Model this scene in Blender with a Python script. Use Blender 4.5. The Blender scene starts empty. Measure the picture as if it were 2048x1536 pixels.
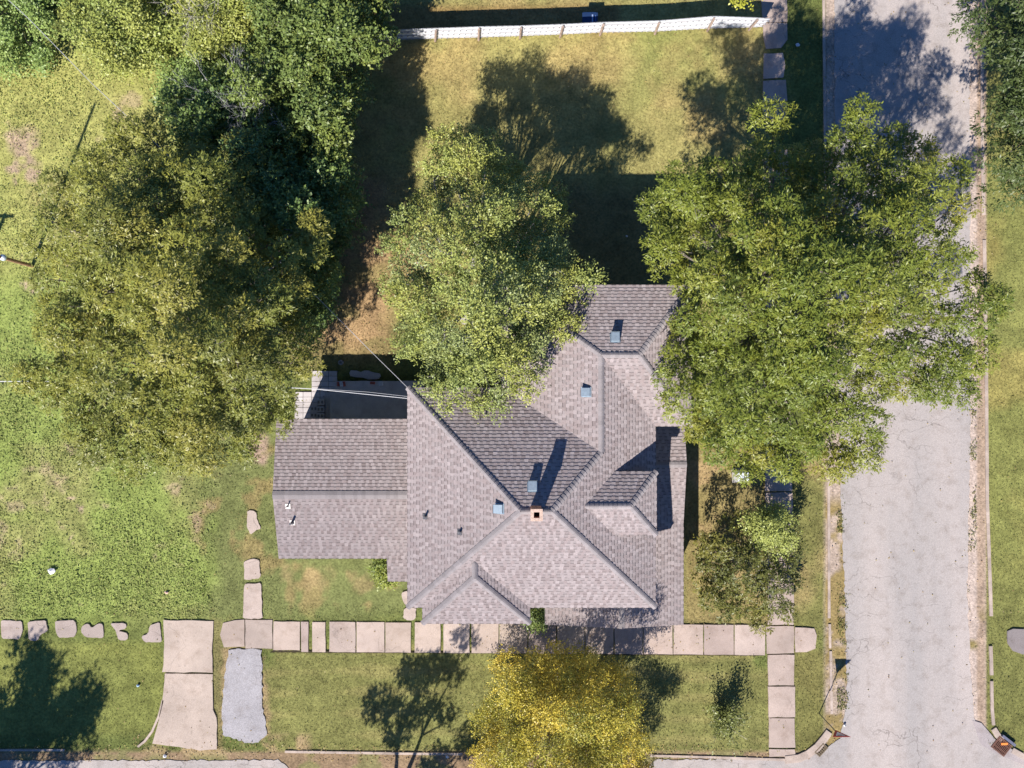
import bpy, math, random
import numpy as np
from mathutils import Vector, Matrix

# ------------------------------------------------------------------ camera, sky, sun
scene = bpy.context.scene
H, F = 36.0, 1548.0                      # drone height (m); focal length in pixels of a 2048 px wide frame
cam_d = bpy.data.cameras.new("camera")
cam_d.sensor_fit = 'HORIZONTAL'
cam_d.angle = 2 * math.atan(1024.0 / F)
cam_d.clip_end = 3000
cam = bpy.data.objects.new("camera", cam_d)
cam.location = (0, 0, H)
scene.collection.objects.link(cam)
scene.camera = cam

SUN_EL, SUN_AZ = math.radians(42), math.radians(204)     # azimuth clockwise from +Y
sun_dir = Vector((math.cos(SUN_EL) * math.sin(SUN_AZ), math.cos(SUN_EL) * math.cos(SUN_AZ), math.sin(SUN_EL)))
sun_d = bpy.data.lights.new("sun", 'SUN')
sun_d.energy = 5.0
sun_d.angle = math.radians(0.5)
sun_d.color = (1.0, 0.945, 0.885)
sun = bpy.data.objects.new("sun", sun_d)
sun.rotation_euler = sun_dir.to_track_quat('Z', 'Y').to_euler()
sun.location = (0, 0, 60)
scene.collection.objects.link(sun)

world = bpy.data.worlds.new("World")
scene.world = world
world.use_nodes = True
wn = world.node_tree
sky = wn.nodes.new('ShaderNodeTexSky')
sky.sky_type = 'NISHITA'
sky.sun_disc = False
sky.ozone_density = 8.0
sky.dust_density = 0.2
sky.air_density = 1.0
sky.sun_elevation = SUN_EL
sky.sun_rotation = SUN_AZ
tint = wn.nodes.new('ShaderNodeMixRGB'); tint.blend_type = 'MULTIPLY'; tint.inputs['Fac'].default_value = 1
tint.inputs['Color2'].default_value = (0.70, 0.95, 1.25, 1)          # tint added over the sky model to push the shade bluer
wn.links.new(sky.outputs[0], tint.inputs['Color1'])
wn.links.new(tint.outputs['Color'], wn.nodes['Background'].inputs['Color'])
wn.nodes['Background'].inputs['Strength'].default_value = 0.060
scene.view_settings.view_transform = 'Standard'
scene.view_settings.look = 'None'
scene.view_settings.gamma = 1
scene.view_settings.exposure = 0.70

# ------------------------------------------------------------------ helpers
C = scene.collection
RNG = np.random.default_rng(11)
random.seed(4)


def at(px, py, z=0.0):
    """place seen at a photo pixel, at height z (m)"""
    k = (H - z) / F
    return ((px - 1024) * k, (768 - py) * k, z)


def a2(px, py):
    p = at(px, py)
    return (p[0], p[1])


def tag(o, label=None, cat=None, group=None, kind=None):
    if label: o['label'] = label
    if cat: o['category'] = cat
    if group: o['group'] = group
    if kind: o['kind'] = kind
    return o


def empty(name, loc, label, cat, group=None, rz=0.0):
    o = bpy.data.objects.new(name, None)
    o.location = loc
    o.rotation_euler = (0, 0, rz)
    o.empty_display_size = 0.3
    C.objects.link(o)
    return tag(o, label, cat, group)


def link(name, me, mat=None, parent=None, world_verts=False):
    o = bpy.data.objects.new(name, me)
    if mat: me.materials.append(mat)
    C.objects.link(o)
    if parent is not None:
        o.parent = parent
        if world_verts:                    # vertices are in world coordinates: undo the chain of parents
            q = parent; off = Vector((0, 0, 0))
            while q is not None:
                off += q.location; q = q.parent
            o.location = -off
    return o


class MB:
    """collects faces for ONE mesh object"""
    def __init__(s):
        s.v = []; s.f = []; s.c = []

    def face(s, pts, col=None):
        n = len(s.v); s.v.extend([tuple(p) for p in pts])
        s.f.append(tuple(range(n, n + len(pts)))); s.c.append(col or (1, 1, 1))

    def box(s, c, d, rz=0.0, col=None, tilt=0.0, top=1.0):
        cx, cy, cz = c; a, b, h = d[0] / 2, d[1] / 2, d[2] / 2
        M = Matrix.Rotation(rz, 3, 'Z') @ Matrix.Rotation(tilt, 3, 'X')
        P = []
        for z, k in ((-h, 1.0), (h, top)):
            for x, y in ((-a, -b), (a, -b), (a, b), (-a, b)):
                q = M @ Vector((x * k, y * k, z)); P.append((q.x + cx, q.y + cy, q.z + cz))
        n = len(s.v); s.v.extend(P)
        for q in ((3, 2, 1, 0), (4, 5, 6, 7), (0, 1, 5, 4), (1, 2, 6, 5), (2, 3, 7, 6), (3, 0, 4, 7)):
            s.f.append(tuple(n + i for i in q)); s.c.append(col or (1, 1, 1))

    def tube(s, pts, rad, n=6, col=None, cap=True):
        pts = [Vector(p) for p in pts]
        base = len(s.v)
        for i, p in enumerate(pts):
            t = (pts[min(i + 1, len(pts) - 1)] - pts[max(i - 1, 0)])
            if t.length < 1e-9: t = Vector((0, 0, 1))
            t.normalize()
            a = t.cross(Vector((0.31, 0.17, 0.93)) if abs(t.z) < 0.9 else Vector((1, 0.1, 0))).normalized()
            b = t.cross(a)
            r = rad[i] if hasattr(rad, '__len__') else rad
            for k in range(n):
                an = 2 * math.pi * k / n
                s.v.append(tuple(p + a * (math.cos(an) * r) + b * (math.sin(an) * r)))
        for i in range(len(pts) - 1):
            for k in range(n):
                j = (k + 1) % n
                s.f.append((base + i * n + k, base + i * n + j, base + (i + 1) * n + j, base + (i + 1) * n + k)); s.c.append(col or (1, 1, 1))
        if cap:
            s.f.append(tuple(base + k for k in reversed(range(n)))); s.c.append(col or (1, 1, 1))
            e = base + (len(pts) - 1) * n
            s.f.append(tuple(e + k for k in range(n))); s.c.append(col or (1, 1, 1))

    def prism(s, poly, z0, z1, col=None):
        n = len(poly)
        s.face([(x, y, z1) for x, y in poly], col)
        for i in range(n):
            a, b = poly[i], poly[(i + 1) % n]
            s.face([(a[0], a[1], z0), (b[0], b[1], z0), (b[0], b[1], z1), (a[0], a[1], z1)], col)

    def build(s, name, mat, parent=None, world_verts=False, smooth=False):
        me = bpy.data.meshes.new(name)
        me.from_pydata(s.v, [], s.f)
        at_ = me.attributes.new('col', 'FLOAT_COLOR', 'FACE')
        arr = np.ones((len(s.c), 4), np.float32); arr[:, :3] = np.array(s.c, np.float32)
        at_.data.foreach_set('color', arr.ravel())
        if smooth: me.polygons.foreach_set('use_smooth', [True] * len(me.polygons))
        me.update()
        return link(name, me, mat, parent, world_verts)


def quads_mesh(name, V, cols):
    """V: (n,4,3) quads, cols (n,3)"""
    n = len(V)
    me = bpy.data.meshes.new(name)
    me.vertices.add(n * 4); me.loops.add(n * 4); me.polygons.add(n)
    me.vertices.foreach_set('co', V.reshape(-1).astype(np.float32))
    me.loops.foreach_set('vertex_index', np.arange(n * 4, dtype=np.int32))
    me.polygons.foreach_set('loop_start', np.arange(0, n * 4, 4, dtype=np.int32))
    me.polygons.foreach_set('loop_total', np.full(n, 4, np.int32))
    a = me.attributes.new('col', 'FLOAT_COLOR', 'FACE')
    arr = np.ones((n, 4), np.float32); arr[:, :3] = cols
    a.data.foreach_set('color', arr.ravel())
    me.update(calc_edges=True)
    return me


def lattice(seed, n=64):
    return np.random.default_rng(seed).random((n, n))


def vnoise(x, y, seed=0, scale=1.0, octaves=4):
    out = np.zeros_like(x); amp = 0.5; tot = 0
    for o in range(octaves):
        L = lattice(seed * 31 + o); n = L.shape[0]
        u = x / scale * (2 ** o) + 17.3 * o; v = y / scale * (2 ** o) + 9.1 * o
        i = np.floor(u).astype(int); j = np.floor(v).astype(int)
        fu = u - i; fv = v - j
        fu = fu * fu * (3 - 2 * fu); fv = fv * fv * (3 - 2 * fv)
        a = L[i % n, j % n]; b = L[(i + 1) % n, j % n]; c = L[i % n, (j + 1) % n]; d = L[(i + 1) % n, (j + 1) % n]
        out += amp * ((a * (1 - fu) + b * fu) * (1 - fv) + (c * (1 - fu) + d * fu) * fv)
        tot += amp; amp *= 0.5
    return out / tot


# ------------------------------------------------------------------ materials
def nodes_of(name):
    m = bpy.data.materials.new(name); m.use_nodes = True
    nt = m.node_tree; b = nt.nodes['Principled BSDF']
    return m, nt, b


def attr_mat(name, rough=0.8, spec=0.3, var=0.25, scale=20.0, bump=0.0, bscale=None, tint=(1, 1, 1), detail=4.0, metallic=0.0):
    """face/vertex colour times a little procedural mottling"""
    m, nt, b = nodes_of(name); N = nt.nodes; L = nt.links
    at_ = N.new('ShaderNodeAttribute'); at_.attribute_name = 'col'
    tc = N.new('ShaderNodeTexCoord')
    no = N.new('ShaderNodeTexNoise'); no.inputs['Scale'].default_value = scale; no.inputs['Detail'].default_value = detail
    L.new(tc.outputs['Object'], no.inputs['Vector'])
    mr = N.new('ShaderNodeMapRange'); mr.inputs['From Min'].default_value = 0.3; mr.inputs['From Max'].default_value = 0.7
    mr.inputs['To Min'].default_value = 1 - var; mr.inputs['To Max'].default_value = 1 + var
    L.new(no.outputs['Fac'], mr.inputs['Value'])
    mu = N.new('ShaderNodeMixRGB'); mu.blend_type = 'MULTIPLY'; mu.inputs['Fac'].default_value = 1
    L.new(at_.outputs['Color'], mu.inputs['Color1']); L.new(mr.outputs['Result'], mu.inputs['Color2'])
    mt = N.new('ShaderNodeMixRGB'); mt.blend_type = 'MULTIPLY'; mt.inputs['Fac'].default_value = 1
    mt.inputs['Color2'].default_value = (*tint, 1)
    L.new(mu.outputs['Color'], mt.inputs['Color1'])
    L.new(mt.outputs['Color'], b.inputs['Base Color'])
    b.inputs['Roughness'].default_value = rough
    b.inputs['Specular IOR Level'].default_value = spec
    b.inputs['Metallic'].default_value = metallic
    if bump:
        n2 = N.new('ShaderNodeTexNoise'); n2.inputs['Scale'].default_value = bscale or scale * 2; n2.inputs['Detail'].default_value = 5
        L.new(tc.outputs['Object'], n2.inputs['Vector'])
        bp = N.new('ShaderNodeBump'); bp.inputs['Strength'].default_value = bump; bp.inputs['Distance'].default_value = 0.03
        L.new(n2.outputs['Fac'], bp.inputs['Height']); L.new(bp.outputs['Normal'], b.inputs['Normal'])
    return m


def leaf_mat(name, transl=0.3, rough=0.42, spec=0.4):
    m, nt, b = nodes_of(name); N = nt.nodes; L = nt.links
    at_ = N.new('ShaderNodeAttribute'); at_.attribute_name = 'col'
    L.new(at_.outputs['Color'], b.inputs['Base Color'])
    b.inputs['Roughness'].default_value = rough
    b.inputs['Specular IOR Level'].default_value = spec
    tr = N.new('ShaderNodeBsdfTranslucent'); L.new(at_.outputs['Color'], tr.inputs['Color'])
    mx = N.new('ShaderNodeMixShader'); mx.inputs['Fac'].default_value = transl
    L.new(b.outputs[0], mx.inputs[1]); L.new(tr.outputs[0], mx.inputs[2])
    L.new(mx.outputs[0], N['Material Output'].inputs['Surface'])
    return m


def paving_mat(name, col, var, crack=0.0, crack_scale=0.6, grain=60.0, patch=0.25, patch_scale=0.5, col2=None, bump=0.25, spot=0.0, stretch=None, crack_stretch=None):
    """mineral surface: grain, wide stains and wandering cracks"""
    m, nt, b = nodes_of(name); N = nt.nodes; L = nt.links
    tc = N.new('ShaderNodeTexCoord')
    big = N.new('ShaderNodeTexNoise'); big.inputs['Scale'].default_value = patch_scale; big.inputs['Detail'].default_value = 6
    if stretch:
        mp = N.new('ShaderNodeMapping'); mp.inputs['Scale'].default_value = stretch
        L.new(tc.outputs['Object'], mp.inputs['Vector']); L.new(mp.outputs['Vector'], big.inputs['Vector'])
    else: L.new(tc.outputs['Object'], big.inputs['Vector'])
    fine = N.new('ShaderNodeTexNoise'); fine.inputs['Scale'].default_value = grain; fine.inputs['Detail'].default_value = 2
    L.new(tc.outputs['Object'], fine.inputs['Vector'])
    r = N.new('ShaderNodeMapRange'); r.inputs['From Min'].default_value = 0.35; r.inputs['From Max'].default_value = 0.65
    L.new(big.outputs['Fac'], r.inputs['Value'])
    mix = N.new('ShaderNodeMixRGB'); c2 = col2 or tuple(c * (1 - patch) for c in col)
    mix.inputs['Color1'].default_value = (*c2, 1); mix.inputs['Color2'].default_value = (*col, 1)
    L.new(r.outputs['Result'], mix.inputs['Fac'])
    at_ = N.new('ShaderNodeAttribute'); at_.attribute_name = 'col'
    ma = N.new('ShaderNodeMixRGB'); ma.blend_type = 'MULTIPLY'; ma.inputs['Fac'].default_value = 1
    L.new(mix.outputs['Color'], ma.inputs['Color1']); L.new(at_.outputs['Color'], ma.inputs['Color2'])
    g = N.new('ShaderNodeMapRange'); g.inputs['From Min'].default_value = 0.3; g.inputs['From Max'].default_value = 0.7
    g.inputs['To Min'].default_value = 1 - var; g.inputs['To Max'].default_value = 1 + var
    L.new(fine.outputs['Fac'], g.inputs['Value'])
    mg = N.new('ShaderNodeMixRGB'); mg.blend_type = 'MULTIPLY'; mg.inputs['Fac'].default_value = 1
    L.new(ma.outputs['Color'], mg.inputs['Color1']); L.new(g.outputs['Result'], mg.inputs['Color2'])
    out = mg
    st = N.new('ShaderNodeTexNoise'); st.inputs['Scale'].default_value = 1.7; st.inputs['Detail'].default_value = 7; st.inputs['Roughness'].default_value = 0.65
    L.new(tc.outputs['Object'], st.inputs['Vector'])
    sr_ = N.new('ShaderNodeMapRange'); sr_.inputs['From Min'].default_value = 0.5; sr_.inputs['From Max'].default_value = 0.72; sr_.inputs['To Max'].default_value = 0.55
    L.new(st.outputs['Fac'], sr_.inputs['Value'])
    mst = N.new('ShaderNodeMixRGB'); mst.blend_type = 'MULTIPLY'; mst.inputs['Color2'].default_value = (0.62, 0.57, 0.52, 1)
    L.new(sr_.outputs['Result'], mst.inputs['Fac']); L.new(out.outputs['Color'], mst.inputs['Color1'])
    out = mst
    if crack:
        wn_ = N.new('ShaderNodeTexNoise'); wn_.inputs['Scale'].default_value = 1.4; wn_.inputs['Detail'].default_value = 6
        L.new(tc.outputs['Object'], wn_.inputs['Vector'])
        ad = N.new('ShaderNodeMixRGB'); ad.blend_type = 'ADD'; ad.inputs['Fac'].default_value = 0.9
        L.new(tc.outputs['Object'], ad.inputs['Color1']); L.new(wn_.outputs['Color'], ad.inputs['Color2'])
        vo = N.new('ShaderNodeTexVoronoi'); vo.feature = 'DISTANCE_TO_EDGE'; vo.inputs['Scale'].default_value = crack_scale
        if crack_stretch:
            mq = N.new('ShaderNodeMapping'); mq.inputs['Scale'].default_value = crack_stretch
            L.new(ad.outputs['Color'], mq.inputs['Vector']); L.new(mq.outputs['Vector'], vo.inputs['Vector'])
        else: L.new(ad.outputs['Color'], vo.inputs['Vector'])
        cr = N.new('ShaderNodeMapRange'); cr.inputs['From Min'].default_value = 0.0; cr.inputs['From Max'].default_value = 0.011 * crack_scale / 0.6
        cr.inputs['To Min'].default_value = crack; cr.inputs['To Max'].default_value = 0
        L.new(vo.outputs['Distance'], cr.inputs['Value'])
        msk = N.new('ShaderNodeTexNoise'); msk.inputs['Scale'].default_value = 0.35; msk.inputs['Detail'].default_value = 2
        L.new(tc.outputs['Object'], msk.inputs['Vector'])
        mm = N.new('ShaderNodeMapRange'); mm.inputs['From Min'].default_value = 0.45; mm.inputs['From Max'].default_value = 0.6
        L.new(msk.outputs['Fac'], mm.inputs['Value'])
        mul = N.new('ShaderNodeMath'); mul.operation = 'MULTIPLY'
        L.new(cr.outputs['Result'], mul.inputs[0]); L.new(mm.outputs['Result'], mul.inputs[1])
        mc = N.new('ShaderNodeMixRGB'); mc.inputs['Color2'].default_value = (0.09, 0.075, 0.065, 1)
        L.new(mul.outputs[0], mc.inputs['Fac']); L.new(out.outputs['Color'], mc.inputs['Color1'])
        out = mc
    if spot:
        sp = N.new('ShaderNodeTexNoise'); sp.inputs['Scale'].default_value = 5.0; sp.inputs['Detail'].default_value = 5
        L.new(tc.outputs['Object'], sp.inputs['Vector'])
        sr = N.new('ShaderNodeMapRange'); sr.inputs['From Min'].default_value = 0.62; sr.inputs['From Max'].default_value = 0.74; sr.inputs['To Max'].default_value = spot
        L.new(sp.outputs['Fac'], sr.inputs['Value'])
        ms = N.new('ShaderNodeMixRGB'); ms.inputs['Color2'].default_value = (0.12, 0.10, 0.08, 1)
        L.new(sr.outputs['Result'], ms.inputs['Fac']); L.new(out.outputs['Color'], ms.inputs['Color1'])
        out = ms
    L.new(out.outputs['Color'], b.inputs['Base Color'])
    b.inputs['Roughness'].default_value = 0.9
    b.inputs['Specular IOR Level'].default_value = 0.2
    bp = N.new('ShaderNodeBump'); bp.inputs['Strength'].default_value = bump; bp.inputs['Distance'].default_value = 0.02
    L.new(fine.outputs['Fac'], bp.inputs['Height']); L.new(bp.outputs['Normal'], b.inputs['Normal'])
    return m


M_ground = attr_mat('lawn_ground', 0.95, 0.1, 0.3, 9.0, bump=0.8, bscale=16, detail=6)
M_grass = leaf_mat('grass_blade', 0.25, 0.6, 0.2)
M_leaf = leaf_mat('tree_leaf', 0.11, 0.42, 0.32)
M_bark = attr_mat('bark', 0.9, 0.2, 0.35, 9, bump=0.6, bscale=25)
M_shingle = attr_mat('asphalt_shingle', 0.92, 0.2, 0.16, 35, bump=0.25, bscale=150)
M_shingle.node_tree.nodes['Principled BSDF'].inputs['Diffuse Roughness'].default_value = 1.0
M_road = paving_mat('worn_road', (0.43, 0.375, 0.34), 0.17, crack=0.6, crack_scale=0.75, grain=30, patch_scale=0.5, col2=(0.345, 0.315, 0.295), stretch=(1.0, .14, 1.0), crack_stretch=(.55, 1.3, 1), spot=.05)
M_walk = paving_mat('pink_concrete', (0.475, 0.385, 0.33), 0.18, crack=0.5, crack_scale=0.35, grain=45, patch_scale=0.9, patch=0.17, spot=0.14)
M_drive = paving_mat('drive_concrete', (0.50, 0.405, 0.335), 0.18, crack=0.5, crack_scale=0.4, grain=40, patch_scale=0.55, patch=0.22, spot=0.3)
M_pad = paving_mat('grey_asphalt', (0.37, 0.35, 0.355), 0.24, crack=0.9, crack_scale=0.9, grain=30, patch=0.15, patch_scale=0.7)
M_conc = paving_mat('grey_concrete', (0.45, 0.43, 0.42), 0.12, grain=40, patch=0.25, patch_scale=1.2, spot=0.25)
M_kerb = paving_mat('kerb_concrete', (0.52, 0.42, 0.35), 0.14, grain=30, patch=0.3, patch_scale=1.1, spot=0.35)
M_paint = attr_mat('painted_surface', 0.55, 0.4, 0.08, 8)
M_metal = attr_mat('weathered_metal', 0.42, 0.5, 0.12, 12, metallic=0.35)
M_white = attr_mat('white_fence_sheet', 0.5, 0.4, 0.06, 3)
M_brick = attr_mat('brick_masonry', 0.85, 0.25, 0.25, 22, bump=0.4, bscale=40)
M_wire = attr_mat('cable', 0.5, 0.4, 0.05, 5)
M_debris = attr_mat('litter', 0.7, 0.3, 0.1, 20)

def glass_mat():
    m, nt, b = nodes_of('window_glass')
    no = nt.nodes.new('ShaderNodeTexNoise'); no.inputs['Scale'].default_value = 2
    cr = nt.nodes.new('ShaderNodeValToRGB'); cr.color_ramp.elements[0].color = (0.02, 0.025, 0.03, 1); cr.color_ramp.elements[1].color = (0.06, 0.07, 0.08, 1)
    nt.links.new(no.outputs['Fac'], cr.inputs['Fac']); nt.links.new(cr.outputs['Color'], b.inputs['Base Color'])
    b.inputs['Roughness'].default_value = 0.08
    return m
M_glass = glass_mat()

def siding_mat():
    m, nt, b = nodes_of('lap_siding'); N = nt.nodes; L = nt.links
    tc = N.new('ShaderNodeTexCoord'); wv = N.new('ShaderNodeTexWave'); wv.bands_direction = 'Z'; wv.wave_profile = 'SAW'
    wv.inputs['Scale'].default_value = 1.6; wv.inputs['Distortion'].default_value = 0.1
    L.new(tc.outputs['Object'], wv.inputs['Vector'])
    bp = N.new('ShaderNodeBump'); bp.inputs['Strength'].default_value = 0.6; bp.inputs['Distance'].default_value = 0.02
    L.new(wv.outputs['Fac'], bp.inputs['Height']); L.new(bp.outputs['Normal'], b.inputs['Normal'])
    no = N.new('ShaderNodeTexNoise'); no.inputs['Scale'].default_value = 1.5; no.inputs['Detail'].default_value = 6
    L.new(tc.outputs['Object'], no.inputs['Vector'])
    cr = N.new('ShaderNodeValToRGB'); cr.color_ramp.elements[0].color = (0.55, 0.52, 0.45, 1); cr.color_ramp.elements[1].color = (0.68, 0.65, 0.58, 1)
    L.new(no.outputs['Fac'], cr.inputs['Fac']); L.new(cr.outputs['Color'], b.inputs['Base Color'])
    b.inputs['Roughness'].default_value = 0.7
    return m
M_siding = siding_mat()


# ------------------------------------------------------------------ ground
def sm(x, a, b):
    t = np.clip((x - a) / (b - a), 0, 1); return t * t * (3 - 2 * t)


def boxm(px, py, x0, x1, y0, y1, s=25.0):
    return sm(px, x0 - s, x0 + s) * (1 - sm(px, x1 - s, x1 + s)) * sm(py, y0 - s, y0 + s) * (1 - sm(py, y1 - s, y1 + s))


def ground_col(X, Y):
    """what grows or lies there: mown lawn, weeds, straw, bare red soil (albedo)"""
    px = 1024 + 43 * X; py = 768 - 43 * Y
    n1 = vnoise(X + 300, Y + 300, 1, 3.0); n2 = vnoise(X + 300, Y + 300, 2, 0.9); n3 = vnoise(X + 300, Y + 300, 3, 7.0); n4 = vnoise(X + 300, Y + 300, 5, 0.35, 2)
    wob = (n1 - 0.5) * 130 + (n2 - 0.5) * 60
    qx = px + wob; qy = py + (n3 - 0.5) * 120 + (n2 - 0.5) * 50
    def mix(c, k, m):
        m = np.clip(m, 0, 1)[:, None]; return c * (1 - m) + np.array(k)[None] * m
    c = np.tile(np.array([0.125, 0.145, 0.042]), (len(X), 1))
    c = mix(c, (0.235, 0.285, 0.076), boxm(qx, qy, -3000, 560, 120, 1245, 45))                       # weedy lot
    c = mix(c, (0.34, 0.335, 0.105), boxm(qx, qy, -3000, 420, 130, 560, 60) * sm(n3, 0.35, 0.6))
    c = mix(c, (0.30, 0.25, 0.11), boxm(qx, qy, -3000, 560, 120, 1245, 45) * sm(n1, 0.52, 0.72) * 0.45)
    c = mix(c, (0.155, 0.17, 0.06), boxm(qx, qy, 410, 850, 860, 1245, 30))                           # olive strip by the annex
    c = mix(c, (0.33, 0.20, 0.10), boxm(qx, qy, 410, 850, 900, 1245, 30) * sm(n2, 0.56, 0.72) * 0.4)
    c = mix(c, (0.28, 0.25, 0.09), boxm(qx, qy, 640, 1560, -60, 640, 25))                          # straw coloured back lawn
    c = mix(c, (0.205, 0.22, 0.066), boxm(qx, qy, 640, 1560, 60, 640, 25) * sm(n3, 0.42, 0.62) * 0.8)
    c = mix(c, (0.36, 0.265, 0.11), boxm(qx, qy, 640, 1560, -200, 300, 30) * sm(n1, 0.55, 0.75) * 0.6)
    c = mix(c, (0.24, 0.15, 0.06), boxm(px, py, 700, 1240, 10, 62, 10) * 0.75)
    c = mix(c, (0.32, 0.215, 0.11), boxm(qx, qy, 560, 810, 330, 740, 40) * (0.55 + 0.45 * sm(n2, 0.4, 0.6)))   # red soil in the back yard
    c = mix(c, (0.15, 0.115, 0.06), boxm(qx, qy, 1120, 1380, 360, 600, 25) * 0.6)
    c = mix(c, (0.182, 0.18, 0.06), boxm(qx, py, 535, 1540, 1290, 1510, 12))                        # front verge
    c = mix(c, (0.24, 0.215, 0.08), boxm(qx, py, 535, 1540, 1290, 1510, 12) * sm(np.sin(py / 7.0 + n3 * 9) * 0.25 + n1, 0.5, 0.85) * 0.7)
    c = mix(c, (0.172, 0.185, 0.052), boxm(qx, py, -3000, 330, 1285, 1470, 12))
    c = mix(c, (0.215, 0.225, 0.06), boxm(qx, py, -3000, 330, 1285, 1470, 12) * sm(n1, 0.45, 0.7) * 0.7)
    c = mix(c, (0.255, 0.205, 0.085), boxm(px, py, 1368, 1656, 890, 1250, 12))                        # straw lawn east of the house
    c = mix(c, (0.36, 0.25, 0.13), boxm(px, py, 1368, 1480, 900, 1250, 12) * sm(n2, 0.55, 0.72) * 0.7)
    c = mix(c, (0.17, 0.165, 0.055), boxm(px, py, 1560, 1656, 900, 1500, 10) * sm(n1, 0.4, 0.6))
    c = mix(c, (0.18, 0.16, 0.055), boxm(px, py, 1590, 1660, 1300, 1500, 8) * 0.7)
    c = mix(c, (0.20, 0.205, 0.062), sm(px, 1968, 1974))                                              # grass across the street
    c = mix(c, (0.27, 0.235, 0.075), sm(px, 1968, 1974) * sm(n1, 0.5, 0.7) * (1 - sm(py, 1000, 1200)))
    c = mix(c, (0.155, 0.155, 0.05), sm(px, 1968, 1974) * sm(py, 1050, 1300) * 0.8)
    # bare pinkish scalps in the lot
    bare = sm(n2 * 0.6 + n1 * 0.4, 0.645, 0.71)
    c = mix(c, (0.40, 0.28, 0.21), bare * boxm(qx, qy, -3000, 520, 150, 1240, 30) * 0.45)
    for x, y, r in ((40, 285, 38), (65, 345, 26), (20, 335, 20), (55, 565, 14), (135, 905, 14), (150, 1020, 12), (140, 1090, 10), (520, 905, 30), (505, 880, 18), (210, 590, 12)):
        d = np.hypot(px - x + (n2 - 0.5) * 50 + (n4 - .5) * 26, (py - y) * 0.8 + (n4 - 0.5) * 44 + (n1 - .5) * 30); c = mix(c, (0.42, 0.29, 0.23), (1 - sm(d, r * 0.4, r)) * 0.75)
    for x, y, r in ((640, 1165, 32), (720, 1170, 26), (700, 1150, 16), (575, 1150, 22), (1400, 960, 22)):
        d = np.hypot(px - x + (n2 - 0.5) * 60, py - y + (n4 - 0.5) * 40); c = mix(c, (0.34, 0.24, 0.12), (1 - sm(d, r * 0.2, r)) * 0.5)
    c = mix(c, (0.31, 0.225, 0.12), boxm(px + (n4 - .5) * 14, py, 441, 538, 1294, 1494, 5) * sm(n2, .35, .5) * .85)
    # road shoulders: sand and leaf litter against the kerb
    sh = boxm(px, py, 1650, 1972, -3000, 1510, 4)
    c = mix(c, (0.40, 0.315, 0.25), sh)
    c = mix(c, (0.24, 0.18, 0.075), sh * (1 - sm(px, 1692, 1705)) * sm(n2, 0.42, 0.55) * sm(py, 980, 1020))
    c = mix(c, (0.46, 0.37, 0.31), sh * sm(px, 1920, 1935) * 0.8)
    c = mix(c, (0.34, 0.25, 0.18), sh * sm(px + (n2 - .5) * 14, 1952, 1957))
    c = mix(c, (0.24, 0.19, 0.07), sh * sm(px, 1925, 1940) * sm(n1, 0.55, 0.62) * sm(py, 1200, 1260))
    c = mix(c, (0.15, 0.11, 0.075), boxm(qx, py, 590, 1290, 1510, 3000, 6) * 0.8)
    gut = sm(py, 1500, 1506) * (1 - sm(px, 1600, 1640))
    c = mix(c, (0.25, 0.175, 0.105), gut)
    c = mix(c, (0.19, 0.17, 0.075), gut * sm(n2, 0.5, 0.62))
    lf = boxm(px, py, 270, 620, 1470, 1510, 9)
    c = mix(c, (0.33, 0.24, 0.13), lf * sm(n2, 0.4, 0.55) * 0.9)
    c = mix(c, (0.23, 0.175, 0.085), boxm(px, py, 425, 445, 1240, 1500, 6) * 0.55)
    edge = boxm(px, py + (px - 438) * -8 / 1100, 540, 1528, 1299, 1303.5, 1.2)
    c = mix(c, (0.035, 0.03, 0.018), edge * .9)
    k = (0.62 + 0.46 * n4 + 0.30 * n2)[:, None]
    return c * k


def build_ground():
    fx = np.arange(-25.5, 25.51, 0.11); fy = np.arange(-19.5, 19.51, 0.11)
    out = np.array([1.5, 4, 9, 20, 45, 100, 220, 420])
    xs = np.concatenate([fx[0] - out[::-1], fx, fx[-1] + out]); ys = np.concatenate([fy[0] - out[::-1], fy, fy[-1] + out])
    X, Y = np.meshgrid(xs, ys, indexing='ij'); nx, ny = X.shape
    x = X.ravel(); y = Y.ravel()
    z = (vnoise(x + 500, y + 500, 8, 0.45, 3) - 0.5) * 0.07 + (vnoise(x + 500, y + 500, 9, 6.0, 3) - 0.5) * 0.05 - 0.03
    px = 1024 + 43 * x; py = 768 - 43 * y
    flat = np.clip(boxm(px, py, 1645, 1980, -4000, 4000, 8) + sm(py, 1495, 1510), 0, 1)
    z = z * (1 - 0.8 * flat) - 0.012 * flat
    i = np.arange(nx * ny).reshape(nx, ny)
    q = np.stack([i[:-1, :-1], i[1:, :-1], i[1:, 1:], i[:-1, 1:]], -1).reshape(-1, 4)
    me = bpy.data.meshes.new('ground')
    me.vertices.add(nx * ny); me.vertices.foreach_set('co', np.stack([x, y, z], -1).ravel().astype(np.float32))
    me.loops.add(q.size); me.polygons.add(len(q))
    me.loops.foreach_set('vertex_index', q.ravel().astype(np.int32))
    me.polygons.foreach_set('loop_start', np.arange(0, q.size, 4, dtype=np.int32))
    me.polygons.foreach_set('loop_total', np.full(len(q), 4, np.int32))
    me.polygons.foreach_set('use_smooth', np.ones(len(q), bool))
    a = me.attributes.new('col', 'FLOAT_COLOR', 'POINT')
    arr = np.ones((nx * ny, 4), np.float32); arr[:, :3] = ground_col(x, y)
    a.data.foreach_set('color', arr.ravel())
    me.update(calc_edges=True)
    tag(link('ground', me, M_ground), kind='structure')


build_ground()


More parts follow.
